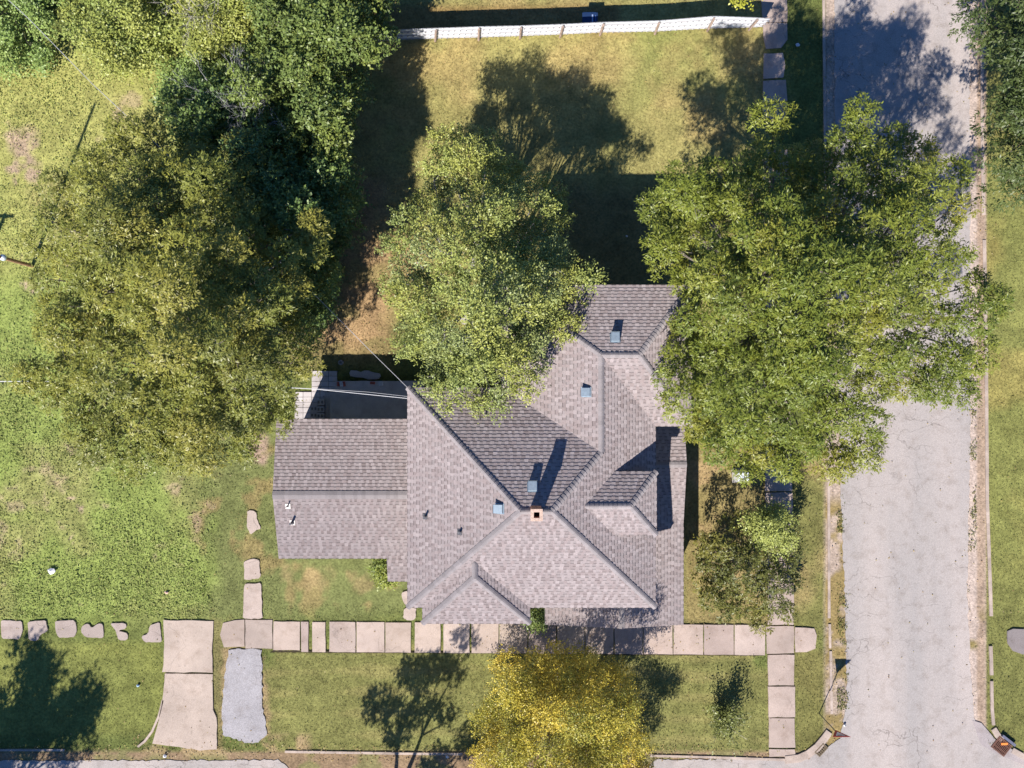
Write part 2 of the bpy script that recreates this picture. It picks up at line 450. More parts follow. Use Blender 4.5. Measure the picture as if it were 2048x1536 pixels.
# ------------------------------------------------------------------ paved sheets
def ragged(poly, jit=0.04, step=0.35, seed=0):
    r = random.Random(seed); out = []
    for i in range(len(poly)):
        a, b = poly[i], poly[(i + 1) % len(poly)]
        L = math.hypot(b[0] - a[0], b[1] - a[1]); n = max(1, int(L / step))
        for k in range(n):
            t = k / n; out.append((a[0] + (b[0] - a[0]) * t + r.uniform(-jit, jit), a[1] + (b[1] - a[1]) * t + r.uniform(-jit, jit)))
    return out


PAVED = []      # world polygons kept free of grass


def slab(mb, pix, z1=0.035, z0=-0.12, jit=0.02, step=0.4, seed=0, col=None, keep=True, rounds=0):
    src = [a2(*p) for p in pix]
    if rounds: src = ragged(src, 0.0, .22, seed)
    for _ in range(rounds):
        src = [q for i in range(len(src)) for a, b in [(src[i], src[(i + 1) % len(src)])] for q in ((a[0] * .75 + b[0] * .25, a[1] * .75 + b[1] * .25), (a[0] * .25 + b[0] * .75, a[1] * .25 + b[1] * .75))]
    poly = ragged(src, jit, step, seed)
    mb.prism(poly, z0, z1, col)
    if keep: PAVED.append(np.array([a2(*p) for p in pix]))


# side street with its stained margins, and the street along the bottom
mb = MB()
slab(mb, [(1668, -400), (1938, -400), (1940, 400), (1940, 900), (1934, 1180), (1940, 1330), (1950, 1440), (1985, 1500), (2100, 1530), (2600, 1545), (2600, 2000), (-900, 2000), (-900, 1523), (250, 1521), (555, 1520), (575, 1534), (600, 1560), (1280, 1560), (1310, 1520), (1400, 1519), (1560, 1516), (1640, 1508), (1680, 1475), (1694, 1400), (1690, 1200), (1682, 1000), (1670, 500)], 0.012, -0.15, 0.045, 0.16, 3)
tag(mb.build('road', M_road), kind='structure')
mb = MB()
slab(mb, [(1943, 1440), (1962, 1446), (1990, 1478), (2060, 1520), (2060, 1535), (1990, 1506), (1962, 1490)], 0.02, -0.15, 0.01, 0.4, 5, (0.92, 0.90, 0.94), False)
tag(mb.build('road_apron', M_road), kind='structure')

# sidewalk along the front: separate slabs with grass in the joints
mb = MB()
tops = 1242; bots = 1299
joints = [438, 490, 546, 601, 621, 655, 712, 770, 826, 884, 941, 998, 1056, 1113, 1170, 1228, 1286, 1346, 1407, 1468, 1531]
gaps = {621: 4, 655: 4, 826: 4, 884: 3, 601: 1.2, 941: 2}
for i in range(len(joints) - 1):
    a, b = joints[i], joints[i + 1]
    g0 = gaps.get(a, 1.0); g1 = gaps.get(b, 1.0)
    o = (a - 438) / 1100 * 8
    if a == 601: b_ = 617
    v = random.uniform(0.84, 1.08)
    t = tops + o - (3 if a < 546 else 0); bt = bots + o - (3 if a < 546 else 0) + (3 if 600 < a else 0)
    c = [(a + g0, t), (b - g1, t + 0.4), (b - g1, bt + .4), (a + g0, bt)]
    if a == 438: c = [(446, 1246), (470, 1240), (489, 1239), (489, 1293), (448, 1294), (440, 1270)]
    slab(mb, c, random.uniform(0.022, 0.034), -0.12, 0.012, 0.4, i, (v, v * random.uniform(.97, 1.0), v * random.uniform(.95, 1.0)))
for k, c in enumerate([[(1532, 1252), (1588, 1252), (1588, 1306), (1533, 1307)], [(1590, 1254), (1628, 1257), (1633, 1270), (1630, 1297), (1612, 1304), (1590, 1304)],
                       [(1535, 1309), (1588, 1309), (1588, 1370), (1536, 1370)], [(1536, 1373), (1590, 1373), (1590, 1434), (1537, 1434)],
                       [(1538, 1436), (1589, 1436), (1590, 1495), (1538, 1495)], [(1538, 1498), (1590, 1498), (1591, 1513), (1538, 1513)],
                       [(1536, 1222), (1588, 1218), (1587, 1249), (1534, 1249)], [(1536, 1165), (1588, 1165), (1588, 1217), (1536, 1219)], [(1535, 1105), (1588, 1105), (1588, 1163), (1536, 1163)],
                       [(1532, 1045), (1586, 1045), (1587, 1102), (1533, 1102)], [(1530, 985), (1585, 985), (1586, 1042), (1531, 1042)], [(1530, 930), (1583, 930), (1584, 982), (1530, 982)],
                       [(1530, 868), (1583, 868), (1583, 927), (1530, 927)], [(1528, 800), (1582, 800), (1582, 865), (1529, 865)], [(1526, 560), (1580, 560), (1581, 620), (1527, 620)], [(1526, 440), (1580, 440), (1580, 500), (1526, 500)], [(1524, 300), (1575, 300), (1577, 360), (1525, 360)],
                       [(1525, 210), (1573, 205), (1574, 240), (1526, 238)], [(1526, 162), (1572, 160), (1574, 202), (1525, 206)], [(1528, 108), (1565, 106), (1570, 130), (1566, 155), (1526, 158)], [(1526, 47), (1574, 46), (1574, 80), (1562, 96), (1532, 98), (1527, 75)], [(1521, -40), (1574, -40), (1574, 44), (1525, 45)], [(1520, -120), (1574, -120), (1574, -42), (1520, -42)]]):
    v = random.uniform(0.88, 1.05)
    slab(mb, c, random.uniform(0.022, 0.034), -0.12, 0.015, 0.4, 40 + k, (v, v * .98, v * .97))
# the broken, half overgrown row in front of the vacant lot
for k, c in enumerate([[(2, 1240), (44, 1242), (46, 1262), (40, 1278), (4, 1277)], [(56, 1243), (92, 1240), (96, 1262), (80, 1270), (76, 1282), (58, 1280)], [(110, 1242), (150, 1240), (155, 1258), (150, 1274), (118, 1275), (112, 1262)],
                       [(166, 1250), (178, 1246), (184, 1256), (196, 1246), (206, 1248), (208, 1276), (172, 1274), (161, 1262)], [(220, 1246), (252, 1246), (254, 1256), (236, 1261), (256, 1266), (256, 1281), (238, 1280), (230, 1258)], [(282, 1272), (296, 1268), (300, 1250), (320, 1244), (324, 1284), (290, 1284)]]):
    v = random.uniform(0.86, 0.98)
    slab(mb, c, 0.03, -0.12, 0.012, 0.12, 90 + k, (v * .97, v * .98, v), True, 1)
tag(mb.build('sidewalk', M_walk), kind='structure')
mb = MB()
r_ = random.Random(2)
up_ = []; lo_ = []
for i in range(0, 340):
    x = 545 + i * 2.9; y = 1301.5 + (x - 438) * 8 / 1100
    up_.append(a2(x, y - 1.2)); lo_.append(a2(x, y + r_.uniform(.6, 2.4)))
mb.face([(p[0], p[1], .022) for p in up_ + lo_[::-1]], (.05, .04, .025))
tag(mb.build('soil_edge', M_ground), kind='structure')

mb = MB()       # front walk and stepping slabs
for k, c in enumerate([[(488, 1122), (502, 1118), (518, 1118), (522, 1156), (505, 1158), (489, 1160)], [(489, 1168), (522, 1166), (524, 1200), (525, 1237), (487, 1237), (487, 1200)], [(495, 1020), (512, 1023), (516, 1045), (524, 1056), (510, 1062), (502, 1070), (494, 1055)],
                       [(802, 1185), (816, 1180), (822, 1185), (822, 1211), (808, 1208), (806, 1198)], [(808, 1216), (832, 1215), (832, 1238), (818, 1241), (806, 1236)]]):
    slab(mb, c, 0.035, -0.12, 0.022, 0.09, 120 + k, None, True, 1)
tag(mb.build('path', M_walk), kind='structure')

mb = MB()
slab(mb, [(327, 1240), (427, 1241), (425, 1290), (426, 1345), (326, 1343), (330, 1290)], 0.045, -0.12, 0.02, 0.3, 150)
slab(mb, [(330, 1347), (426, 1348), (427, 1420), (434, 1435), (434, 1498), (400, 1500), (360, 1494), (305, 1486), (318, 1440), (326, 1400)], 0.04, -0.12, 0.02, 0.3, 151)
tag(mb.build('driveway', M_drive), kind='structure')
mb = MB()
slab(mb, [(458, 1300), (480, 1297), (522, 1299), (524, 1330), (526, 1420), (530, 1440), (533, 1470), (516, 1486), (490, 1484), (446, 1470), (444, 1420), (450, 1345)], 0.02, -0.12, 0.04, 0.12, 160, None, True, 0)
tag(mb.build('parking_pad', M_pad), kind='structure')
mb = MB()
slab(mb, [(2014, 1262), (2026, 1258), (2090, 1258), (2090, 1310), (2045, 1308), (2026, 1302), (2014, 1285)], 0.03, -0.12, 0.02, 0.3, 161, (0.62, 0.60, 0.62))
tag(mb.build('walkway_slab', M_road), kind='structure')


def kerb(pix, w=0.16, h=0.035, name='kerb', seed=0, brk=True):
    m = MB(); pts = [Vector((*a2(*p), 0)) for p in pix]
    r = random.Random(seed); fine = []
    for i in range(len(pts) - 1):
        n = max(1, int((pts[i + 1] - pts[i]).length / 0.5))
        for k in range(n): fine.append(pts[i].lerp(pts[i + 1], k / n))
    fine.append(pts[-1])
    L = []; R = []
    for i, p in enumerate(fine):
        t = (fine[min(i + 1, len(fine) - 1)] - fine[max(i - 1, 0)]).normalized(); n = Vector((-t.y, t.x, 0))
        ww = w * r.uniform(0.93, 1.05); L.append(p + n * ww / 2); R.append(p - n * ww / 2)
    for i in range(len(fine) - 1):
        z = h
        v = r.uniform(0.85, 1.05); c = (v, v, v)
        m.face([(L[i].x, L[i].y, z), (R[i].x, R[i].y, z), (R[i + 1].x, R[i + 1].y, z), (L[i + 1].x, L[i + 1].y, z)], c)
        for S in (L, R): m.face([(S[i].x, S[i].y, -.15), (S[i + 1].x, S[i + 1].y, -.15), (S[i + 1].x, S[i + 1].y, z), (S[i].x, S[i].y, z)], c)
    for e in (0, -1): m.face([(L[e].x, L[e].y, -.15), (R[e].x, R[e].y, -.15), (R[e].x, R[e].y, h), (L[e].x, L[e].y, h)])
    return tag(m.build(name, M_kerb), kind='structure')


kerb([(1646, -400), (1647, 0), (1650, 290), (1655, 700), (1657, 940), (1658, 1236)], 0.12, seed=1)
kerb([(1659, 1248), (1660, 1296)], 0.11, seed=2)
kerb([(1661, 1302), (1663, 1427)], 0.12, seed=3)
kerb([(1963, -400), (1964, 300), (1967, 430)], 0.15, seed=4)
kerb([(1968, 480), (1972, 700), (1974, 1000), (1982, 1232)], 0.15, seed=5)
kerb([(1981, 1292), (1983, 1350)], 0.15, seed=6)
kerb([(1983, 1362), (1984, 1420), (1987, 1450)], 0.14, seed=7)
kerb([(1987, 1457), (1996, 1472), (2004, 1481)], 0.26, seed=8)
kerb([(2024, 1500), (2040, 1509), (2075, 1530), (2300, 1545)], 0.26, seed=9)
kerb([(-900, 1502), (-200, 1500), (130, 1500)], 0.10, 0.03, seed=10)
kerb([(570, 1503), (700, 1505), (830, 1507), (925, 1508)], 0.11, seed=11)
kerb([(1300, 1511), (1420, 1514), (1530, 1518), (1570, 1519)], 0.11, seed=12)
kerb([(1570, 1519), (1597, 1516), (1615, 1508), (1634, 1494), (1650, 1474), (1658, 1463)], 0.36, 0.05, seed=13)
kerb([(326, 1400), (318, 1432), (305, 1462), (290, 1482), (276, 1493)], 0.10, 0.04, seed=14)

# ------------------------------------------------------------------ house roof geometry: planes z = e + s * distance from its eave
E = 5.8
XW, XE, YS, YN = at(815, 0, E)[0], at(1311, 0, E)[0], at(0, 1215, E)[1], at(0, 775, E)[1]
XnW, XnE, YnN = at(1003, 0, E)[0], at(1384, 0, E)[0], at(0, 570, E)[1]
PL = {}     # name: (a,b,c) with z = a + b x + c y


def plane(name, axis, pos, slope, e=E):
    if axis == '+x': PL[name] = (e - slope * pos, slope, 0)
    if axis == '-x': PL[name] = (e + slope * pos, -slope, 0)
    if axis == '+y': PL[name] = (e - slope * pos, 0, slope)
    if axis == '-y': PL[name] = (e + slope * pos, 0, -slope)


def meet(a, b, c):
    A = np.array([[-PL[k][1], -PL[k][2], 1] for k in (a, b, c)]); r = np.array([PL[k][0] for k in (a, b, c)])
    return tuple(np.linalg.solve(A, r))


def on(name, x, y):
    p = PL[name]; return (x, y, p[0] + p[1] * x + p[2] * y)


plane('S', '+y', YS, 0.60); plane('W', '+x', XW, 0.57); plane('N', '-y', YN, 0.565); plane('Ea', '-x', XE, 0.60)
plane('nW', '+x', XnW, 0.365); plane('nN', '-y', YnN, 0.49); plane('nE', '-x', XnE, 0.6)
P1 = meet('S', 'W', 'N'); P2 = meet('S', 'Ea', 'N'); V = meet('N', 'Ea', 'nW'); Q = meet('nW', 'Ea', 'nN')
ss = 0.50
YnS = Q[1] - (Q[2] - E) / ss
plane('nS', '+y', YnS, ss)
Q2 = meet('nN', 'nS', 'nE')
cA, cB, cC = (XW, YN, E), (XW, YS, E), (XE, YS, E)
Wv = (XnW, YN, E); D_ = (XnW, YnN, E); Ee = (XnE, YnN, E); F_ = (XnE, YnS, E); G_ = (XE, YnS, E)
# front bay
xb0, xb1, Yb = at(845, 0, E)[0], at(1060, 0, E)[0], at(0, 1247, E)[1]
plane('bW', '+x', xb0, 0.59); plane('bE', '-x', xb1, 0.59); plane('bS', '+y', Yb, 0.59)
bA = meet('bW', 'bE', 'bS'); bR = meet('bW', 'bE', 'S')
# dormer on the east slope
ED = 6.85
yd0, yd1, xd = at(0, 943, ED)[1], at(0, 1070, ED)[1], at(1313, 0, ED)[0]
plane('dN', '-y', yd0, 0.59, ED); plane('dS', '+y', yd1, 0.59, ED); plane('dE', '-x', xd, 0.66, ED)
dA = meet('dN', 'dS', 'dE'); dR = meet('dN', 'dS', 'Ea')
xdv = XE - (ED - E) / 0.60
# porch
EP = 3.0
xp1 = at(1367, 0, EP)[0]; xp0 = at(1090, 0, EP)[0]; yp = at(0, 1249, EP)[1]
plane('pE', '-x', xp1, 0.20, EP)
XR = 4.6; zr = on('pE', XR, 0)[2]
PL['pW'] = (EP - xp0 * (zr - EP) / (XR - xp0), (zr - EP) / (XR - xp0), 0)
yg0, yg1 = -5.95, -0.8
plane('gS', '+y', yg0, 0.235, EP); plane('gN', '-y', yg1, 0.235, EP)
yg = (yg0 + yg1) / 2
xwall = XE - 0.45
# annex
EA = 2.8
xa = at(553, 0, EA)[0]; ya0 = at(0, 838, EA)[1]; ya1 = at(0, 1117, EA)[1]
zA = 3.5; yr = at(0, 990, zA)[1]
PL['aN'] = (zA + yr * (zA - EA) / (ya0 - yr), 0, -(zA - EA) / (ya0 - yr)); PL['aS'] = (zA - yr * (zA - EA) / (yr - ya1), 0, (zA - EA) / (yr - ya1))
xaE = XW + 0.42; xax = at(775, 0, 2.6)[0]; yax = at(0, 1163, 2.55)[1]


def clip(poly, axis, val, keep_ge):
    out = []; n = len(poly)
    for i in range(n):
        a, b = poly[i], poly[(i + 1) % n]
        da = (a[axis] - val) * (1 if keep_ge else -1); db = (b[axis] - val) * (1 if keep_ge else -1)
        if da >= 0: out.append(a)
        if (da >= 0) != (db >= 0):
            t = da / (da - db); out.append((a[0] + (b[0] - a[0]) * t, a[1] + (b[1] - a[1]) * t))
    return out


LIGHT = [(0.443, 0.381, 0.368), (0.425, 0.365, 0.352), (0.405, 0.34, 0.326), (0.387, 0.322, 0.309), (0.464, 0.402, 0.388), (0.371, 0.306, 0.291)]
WTS = [5, 5, 4, 3, 2, 1.2]
EXP = 0.145


def shingle(mb, poly, seed=0):
    """courses of laminated shingles laid up a plane polygon, each with a real butt edge"""
    r = random.Random(seed)
    P = [Vector(p) for p in poly]
    n = Vector((0, 0, 0))
    for i in range(len(P)): n += P[i].cross(P[(i + 1) % len(P)])
    n.normalize()
    if n.z < 0: n = -n
    up = (Vector((0, 0, 1)) - n * n.z).normalized(); u = up.cross(n)
    o = P[0]
    p2 = [((p - o).dot(u), (p - o).dot(up)) for p in P]
    v0 = min(p[1] for p in p2); v1 = max(p[1] for p in p2)
    k = 0
    while v0 + k * EXP < v1:
        a = v0 + k * EXP; b = min(a + EXP, v1 + 1e-6)
        row = clip(clip(p2, 1, a, True), 1, b, False)
        k += 1
        if len(row) < 3: continue
        u0 = min(q[0] for q in row); u1 = max(q[0] for q in row)
        x = u0 - r.uniform(0, 0.3); tall = r.random() < .5
        drop = r.uniform(-.004, .004)
        while x < u1:
            w = r.uniform(0.09, 0.17) if tall else r.uniform(0.09, 0.19)
            piece = clip(clip(row, 0, x, True), 0, x + w, False)
            col = r.choices(LIGHT, WTS)[0]
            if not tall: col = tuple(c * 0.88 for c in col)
            v = r.uniform(0.93, 1.07); col = tuple(c * v for c in col)
            t = (0.0165 if tall else 0.0125) + drop * .4
            x += w; tall = not tall
            if len(piece) < 3: continue
            area = abs(sum(piece[i][0] * piece[(i + 1) % len(piece)][1] - piece[(i + 1) % len(piece)][0] * piece[i][1] for i in range(len(piece))))
            if area < 1e-5: continue
            lift = lambda q: o + u * q[0] + up * q[1] + n * (0.003 + t * (1 - 0.85 * (q[1] - a) / EXP))
            cut = a + EXP * (0.22 if tall else 0.06)
            lo_p = clip(piece, 1, cut, False); hi_p = clip(piece, 1, cut, True)
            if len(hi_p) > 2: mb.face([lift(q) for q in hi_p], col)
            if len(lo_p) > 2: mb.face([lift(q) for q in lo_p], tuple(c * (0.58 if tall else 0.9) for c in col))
            bot = [q for q in piece if q[1] - a < 1e-5]
            if len(bot) >= 2:
                q0, q1 = min(bot), max(bot)
                lo = lambda q: o + u * q[0] + up * q[1] - n * 0.004
                mb.face([lo(q0), lo(q1), lift(q1), lift(q0)], tuple(c * 0.8 for c in col))
    return n


def deck(mb, poly, t=0.13):
    """fascia and soffit under a roof plane"""
    P = [Vector(p) for p in poly]; low = [p - Vector((0, 0, t)) for p in P]
    mb.face([p for p in reversed(low)])
    for i in range(len(P)):
        j = (i + 1) % len(P); mb.face([low[i], low[j], P[j], P[i]])


def norm_of(name):
    p = PL[name]; return Vector((-p[1], -p[2], 1)).normalized()


def caps(mb, p, q, n1, n2, w=0.11, seed=0):
    """overlapping cap shingles along a hip or ridge from low end p to high end q"""
    r = random.Random(seed)
    p = Vector(p); q = Vector(q); d = (q - p); L = d.length; d.normalize()
    s = []
    for n in (n1, n2):
        t = n.cross(d).normalized()
        s.append(t)
    mid = (s[0] + s[1])
    if s[0].dot(s[1]) > 0: s[1] = -s[1]
    # point both sides downhill of the line
    for i, n in enumerate((n1, n2)):
        if s[i].dot(n1 if i == 1 else n2) > 0: s[i] = -s[i]
    up = (n1 + n2).normalized()
    step = 0.17; k = 0
    while k * step < L:
        a = p + d * (k * step); b = p + d * min(L, k * step + step * 1.1)
        v = r.uniform(0.9, 1.1); c = (0.345 * v, 0.31 * v, 0.305 * v)
        ha, hb = 0.052, 0.036
        rows = []
        for z, h in ((a, ha), (b, hb)):
            rows.append([z + s[0] * w + n1 * (h - .012), z + s[0] * w * .35 + n1 * (h + .004), z + up * (h + .012), z + s[1] * w * .35 + n2 * (h + .004), z + s[1] * w + n2 * (h - .012)])
        for i in range(4): mb.face([rows[0][i], rows[0][i + 1], rows[1][i + 1], rows[1][i]], c)
        for i in range(4): mb.face([rows[0][i], rows[0][i + 1], rows[0][i + 1] - up * .03, rows[0][i] - up * .03], tuple(x * .8 for x in c))
        k += 1


house = empty('house', (1.0, -4.0, 0), 'two storey house with grey brown shingled hip roof, brick chimney and low west wing', 'house')

main_polys = [[cB, cC, P2, P1], [cA, cB, P1], [cA, Wv, V, P2, P1], [cC, G_, Q, V, P2], [Wv, D_, Q, V], [D_, Ee, Q2, Q], [Ee, F_, Q2], [F_, G_, Q, Q2],
              [(xb0, Yb, E), (xb1, Yb, E), bA], [(xb0, YS, E), (xb0, Yb, E), bA, bR], [(xb1, YS, E), (xb1, Yb, E), bA, bR]]
mb = MB(); dk = MB()
for i, p in enumerate(main_polys):
    shingle(mb, p, 100 + i); deck(dk, p)
roof = mb.build('main_roof', M_shingle, house, True)
dk.c = [(0.7, 0.68, 0.64)] * len(dk.f)
dk.build('fascia', M_paint, house, True)
cp = MB()
for i, (p, q, a, b) in enumerate([(cA, P1, 'W', 'N'), (cB, P1, 'W', 'S'), (cC, P2, 'S', 'Ea'), (P1, P2, 'N', 'S'), (V, P2, 'N', 'Ea'), (V, Q, 'nW', 'Ea'), (D_, Q, 'nW', 'nN'), (Q, Q2, 'nN', 'nS'),
                                  (Ee, Q2, 'nN', 'nE'), (F_, Q2, 'nE', 'nS'), ((xb0, Yb, E), bA, 'bW', 'bS'), ((xb1, Yb, E), bA, 'bE', 'bS'), (bA, bR, 'bW', 'bE')]):
    caps(cp, p, q, norm_of(a), norm_of(b), seed=i)
cp.build('ridge_cap', M_shingle, roof, True)

# dormer
dorm = MB()
dk = MB()
dpolys = [[(xdv, yd0, ED), (xd, yd0, ED), dA, dR], [(xdv, yd1, ED), (xd, yd1, ED), dA, dR], [(xd, yd0, ED), (xd, yd1, ED), dA]]
for i, p in enumerate(dpolys): shingle(dorm, p, 300 + i); deck(dk, p, 0.1)
dr = dorm.build('dormer_roof', M_shingle, house, True)
dk.c = [(0.7, 0.68, 0.64)] * len(dk.f)
cx, cy = (xdv + xd) / 2 - 0.1, (yd0 + yd1) / 2
dk.box((cx, cy, ED - 0.65), (xd - xdv - 0.3, yd0 - yd1 - 0.5, 1.1), col=(0.62, 0.6, 0.54))
dk.build('dormer_wall', M_paint, dr, True)
w = MB(); w.box((xd - 0.24, cy, ED - 0.5), (0.05, 1.0, 0.55), col=(1, 1, 1)); w.build('window', M_glass, dr, True)
cp = MB()
caps(cp, (xd, yd0, ED), dA, norm_of('dN'), norm_of('dE'), seed=21); caps(cp, (xd, yd1, ED), dA, norm_of('dS'), norm_of('dE'), seed=22); caps(cp, dA, dR, norm_of('dN'), norm_of('dS'), seed=23)
cp.build('ridge_cap', M_shingle, dr, True)

# porch roof: long low gable facing the street with a cross gable to the east
mb = MB(); dk = MB()
vx = lambda y: xp1 - (on('gS', 0, y)[2] - EP) / 0.20        # valley between the two
yv = yg0 + (on('pE', xwall - .2, 0)[2] - EP) / 0.235
pp = [[(xp1, yp, EP), (xp1, yg0, EP), on('pE', xwall - .2, yv), on('pE', XR, yv), on('pE', XR, yp)],
      [on('pW', XR, yp), on('pW', XR, YS + .5), on('pW', xp0, YS + .5), on('pW', xp0, yp)],
      [(xp1, yg0, EP), on('gS', xp1, yg), on('gS', xwall - .2, yg), on('gS', xwall - .2, yv)],
      [on('gN', xp1, yg), on('gN', xp1, yg1), on('gN', xwall - .2, yg1), on('gN', xwall - .2, yg)]]
for i, p in enumerate(pp): shingle(mb, p, 400 + i); deck(dk, p, 0.14)
pr = mb.build('porch_roof', M_shingle, house, True)
dk.c = [(0.7, 0.68, 0.64)] * len(dk.f)
dk.build('fascia', M_paint, pr, True)
cp = MB(); caps(cp, on('gN', xp1, yg), on('gN', xwall - .2, yg), norm_of('gS'), norm_of('gN'), w=.12, seed=31); cp.build('ridge_cap', M_shingle, pr, True); cp = MB(); caps(cp, on('pE', XR, yp), on('pE', XR, YS + .4), norm_of('pE'), norm_of('pW'), w=.12, seed=32)
cp.build('ridge_cap', M_shingle, pr, True)
for x, y in ((xp1 - .35, yp + .35), (xp0 + .35, yp + .35), (XR, yp + .35), (xp1 - .35, -7.6), (xp1 - .35, -5.3), (xp1 - .35, -1.3)):
    m = MB(); m.box((x, y, 1.55), (0.2, 0.2, 2.65), col=(0.75, 0.74, 0.7)); m.box((x, y, 0.34), (0.32, 0.32, 0.25), col=(0.75, 0.74, 0.7)); m.box((x, y, 2.78), (0.3, 0.3, 0.12), col=(0.75, 0.74, 0.7))
    m.build('porch_post', M_paint, house, True)
m = MB(); m.box(((xp0 + xp1) / 2, (yp + YS) / 2 + .3, 0.2), (xp1 - xp0 - .5, YS - yp + .6, 0.42)); m.box(((xwall + xp1) / 2 - .1, -5.2, 0.2), (xp1 - xwall - .35, 8.9, 0.415))
m.build('porch_floor', M_conc, house, True)

# annex
mb = MB(); dk = MB()
ap = [[(xa, ya0, EA), (xaE, ya0, EA), on('aN', xaE, yr), on('aN', xa + .05, yr)], [on('aS', xa + .05, yr), on('aS', xaE, yr), on('aS', xaE, ya1), on('aS', xa + .1, ya1)], [on('aS', xax, ya1), on('aS', xaE, ya1), on('aS', xaE, yax), on('aS', xax, yax)]]
for i, p in enumerate(ap): shingle(mb, p, 500 + i); deck(dk, p, 0.14)
ar = mb.build('annex_roof', M_shingle, house, True)
dk.c = [(0.7, 0.68, 0.64)] * len(dk.f)
dk.build('fascia', M_paint, ar, True)
cp = MB(); caps(cp, on('aN', xa + .05, yr), on('aN', xaE, yr), norm_of('aN'), norm_of('aS'), w=.17, seed=41)
cp.build('ridge_cap', M_shingle, ar, True)

# walls
w = MB(); o = 0.45
body = [(XW + o, YS + o), (XE - o, YS + o), (XE - o, YnS + o), (XnE - o, YnS + o), (XnE - o, YnN - o), (XnW + o, YnN - o), (XnW + o, YN - o), (XW + o, YN - o)]
w.prism(body, 0, E - 0.02)
w.prism([(xb0 + o, Yb + o), (xb1 - o, Yb + o), (xb1 - o, YS + o - .004), (xb0 + o, YS + o - .004)], 0, E - 0.03)
w.build('wall', M_siding, house, True)
w = MB(); w.prism([(xa + .35, ya1 + .3), (XW + o - .004, ya1 + .3), (XW + o - .004, ya0 - .3), (xa + .35, ya0 - .3)], 0, EA - .02)
ga = MB()
w.face([(xa + .35, ya1 + .3, EA - .02), (xa + .35, ya0 - .3, EA - .02), (xa + .35, yr, zA - .16)])
w.build('annex_wall', M_siding, house, True)


def window(x, y, z, wd, ht, side):
    fr = MB(); d = 0.06
    c = (0.8, 0.79, 0.76)
    if side in 'NS':
        sg = 1 if side == 'N' else -1
        fr.box((x, y + sg * .03, z + ht / 2), (wd + .16, d, .08), col=c); fr.box((x, y + sg * .045, z - ht / 2), (wd + .22, .1, .07), col=c)
        for k in (-1, 1): fr.box((x + k * (wd / 2 + .04), y + sg * .03, z), (.08, d - .004, ht), col=c)
        f = fr.build('window', M_paint, house, True)
        g = MB(); g.box((x, y + sg * .012, z), (wd, .022, ht)); g.build('pane', M_glass, f, True)
    else:
        sg = 1 if side == 'E' else -1
        fr.box((x + sg * .03, y, z + ht / 2), (d, wd + .16, .08), col=c); fr.box((x + sg * .045, y, z - ht / 2), (.1, wd + .22, .07), col=c)
        for k in (-1, 1): fr.box((x + sg * .03, y + k * (wd / 2 + .04), z), (d - .004, .08, ht), col=c)
        f = fr.build('window', M_paint, house, True)
        g = MB(); g.box((x + sg * .012, y, z), (.022, wd, ht)); g.build('pane', M_glass, f, True)


for x in (-2.5, 0.2): window(x, Yb + o, 4.3, .9, 1.4, 'S')
for x in (-1.2,): window(x, Yb + o, 1.8, 1.8, 1.5, 'S')
for x in (2.2, 4.2): window(x, YS + o, 4.4, .9, 1.4, 'S')
for x in (-2.8, -1.4): window(x, YN - o, 4.4, .8, 1.3, 'N')
for x in (0.9, 2.6, 5.0): window(x, YnN - o, 4.4, .9, 1.4, 'N'); window(x, YnN - o, 1.8, .9, 1.5, 'N')
for y in (-2.0, -7.0): window(XW + o, y, 4.7, .8, 1.2, 'W')
for y in (-7.2, -4.4, -2.4): window(XE - o, y, 4.5, .8, 1.3, 'E')
window(xa + .35, -3.0, 1.6, .9, 1.1, 'W'); window(-8, ya1 + .3, 1.6, .9, 1.1, 'S')

# brick chimney
zt = 9.12
cx0, cy0 = at(1073.3, 1030, zt)[0], at(0, 1030, zt)[1]
m = MB(); hw = 0.185
r = random.Random(8)
for k in range(22):
    z = zt - .07 * (k + 1)
    if z < 7.9: break
    for sx, sy, lx, ly in ((0, -1, 1, 0), (0, 1, 1, 0), (-1, 0, 0, 1), (1, 0, 0, 1)):
        for i in range(2):
            off = (-hw / 2 if i == 0 else hw / 2)
            g = r.uniform(.85, 1.15); c = (0.52 * g, 0.26 * g, 0.17 * g)
            m.box((cx0 + sx * (hw - .04) + lx * off, cy0 + sy * (hw - .04) + ly * off, z), ((hw - .006) if lx else .08, (hw - .006) if ly else .08, .062), col=c)
m.box((cx0, cy0, 7.98), (0.26, 0.26, 1.2), col=(0.5, 0.4, 0.34))
ch = m.build('chimney', M_brick, house, True)
m = MB()
for sx, sy, a_, b_ in ((0, 1, .42, .11), (0, -1, .42, .11), (1, 0, .11, .2), (-1, 0, .11, .2)):
    m.box((cx0 + sx * .155, cy0 + sy * .155, zt), (a_, b_, .07), col=(0.56, 0.40, 0.31))
m.build('chimney_crown', M_brick, ch, True)
m = MB(); m.box((cx0, cy0, zt - .4), (.26, .26, .02), col=(0.03, 0.025, 0.02)); m.build('flue', M_brick, ch, True)


def on_roof(px, py, name):
    z = 6.0
    for _ in range(40):
        x, y, _z = at(px, py, z); z = on(name, x, y)[2]
    return Vector((x, y, z))


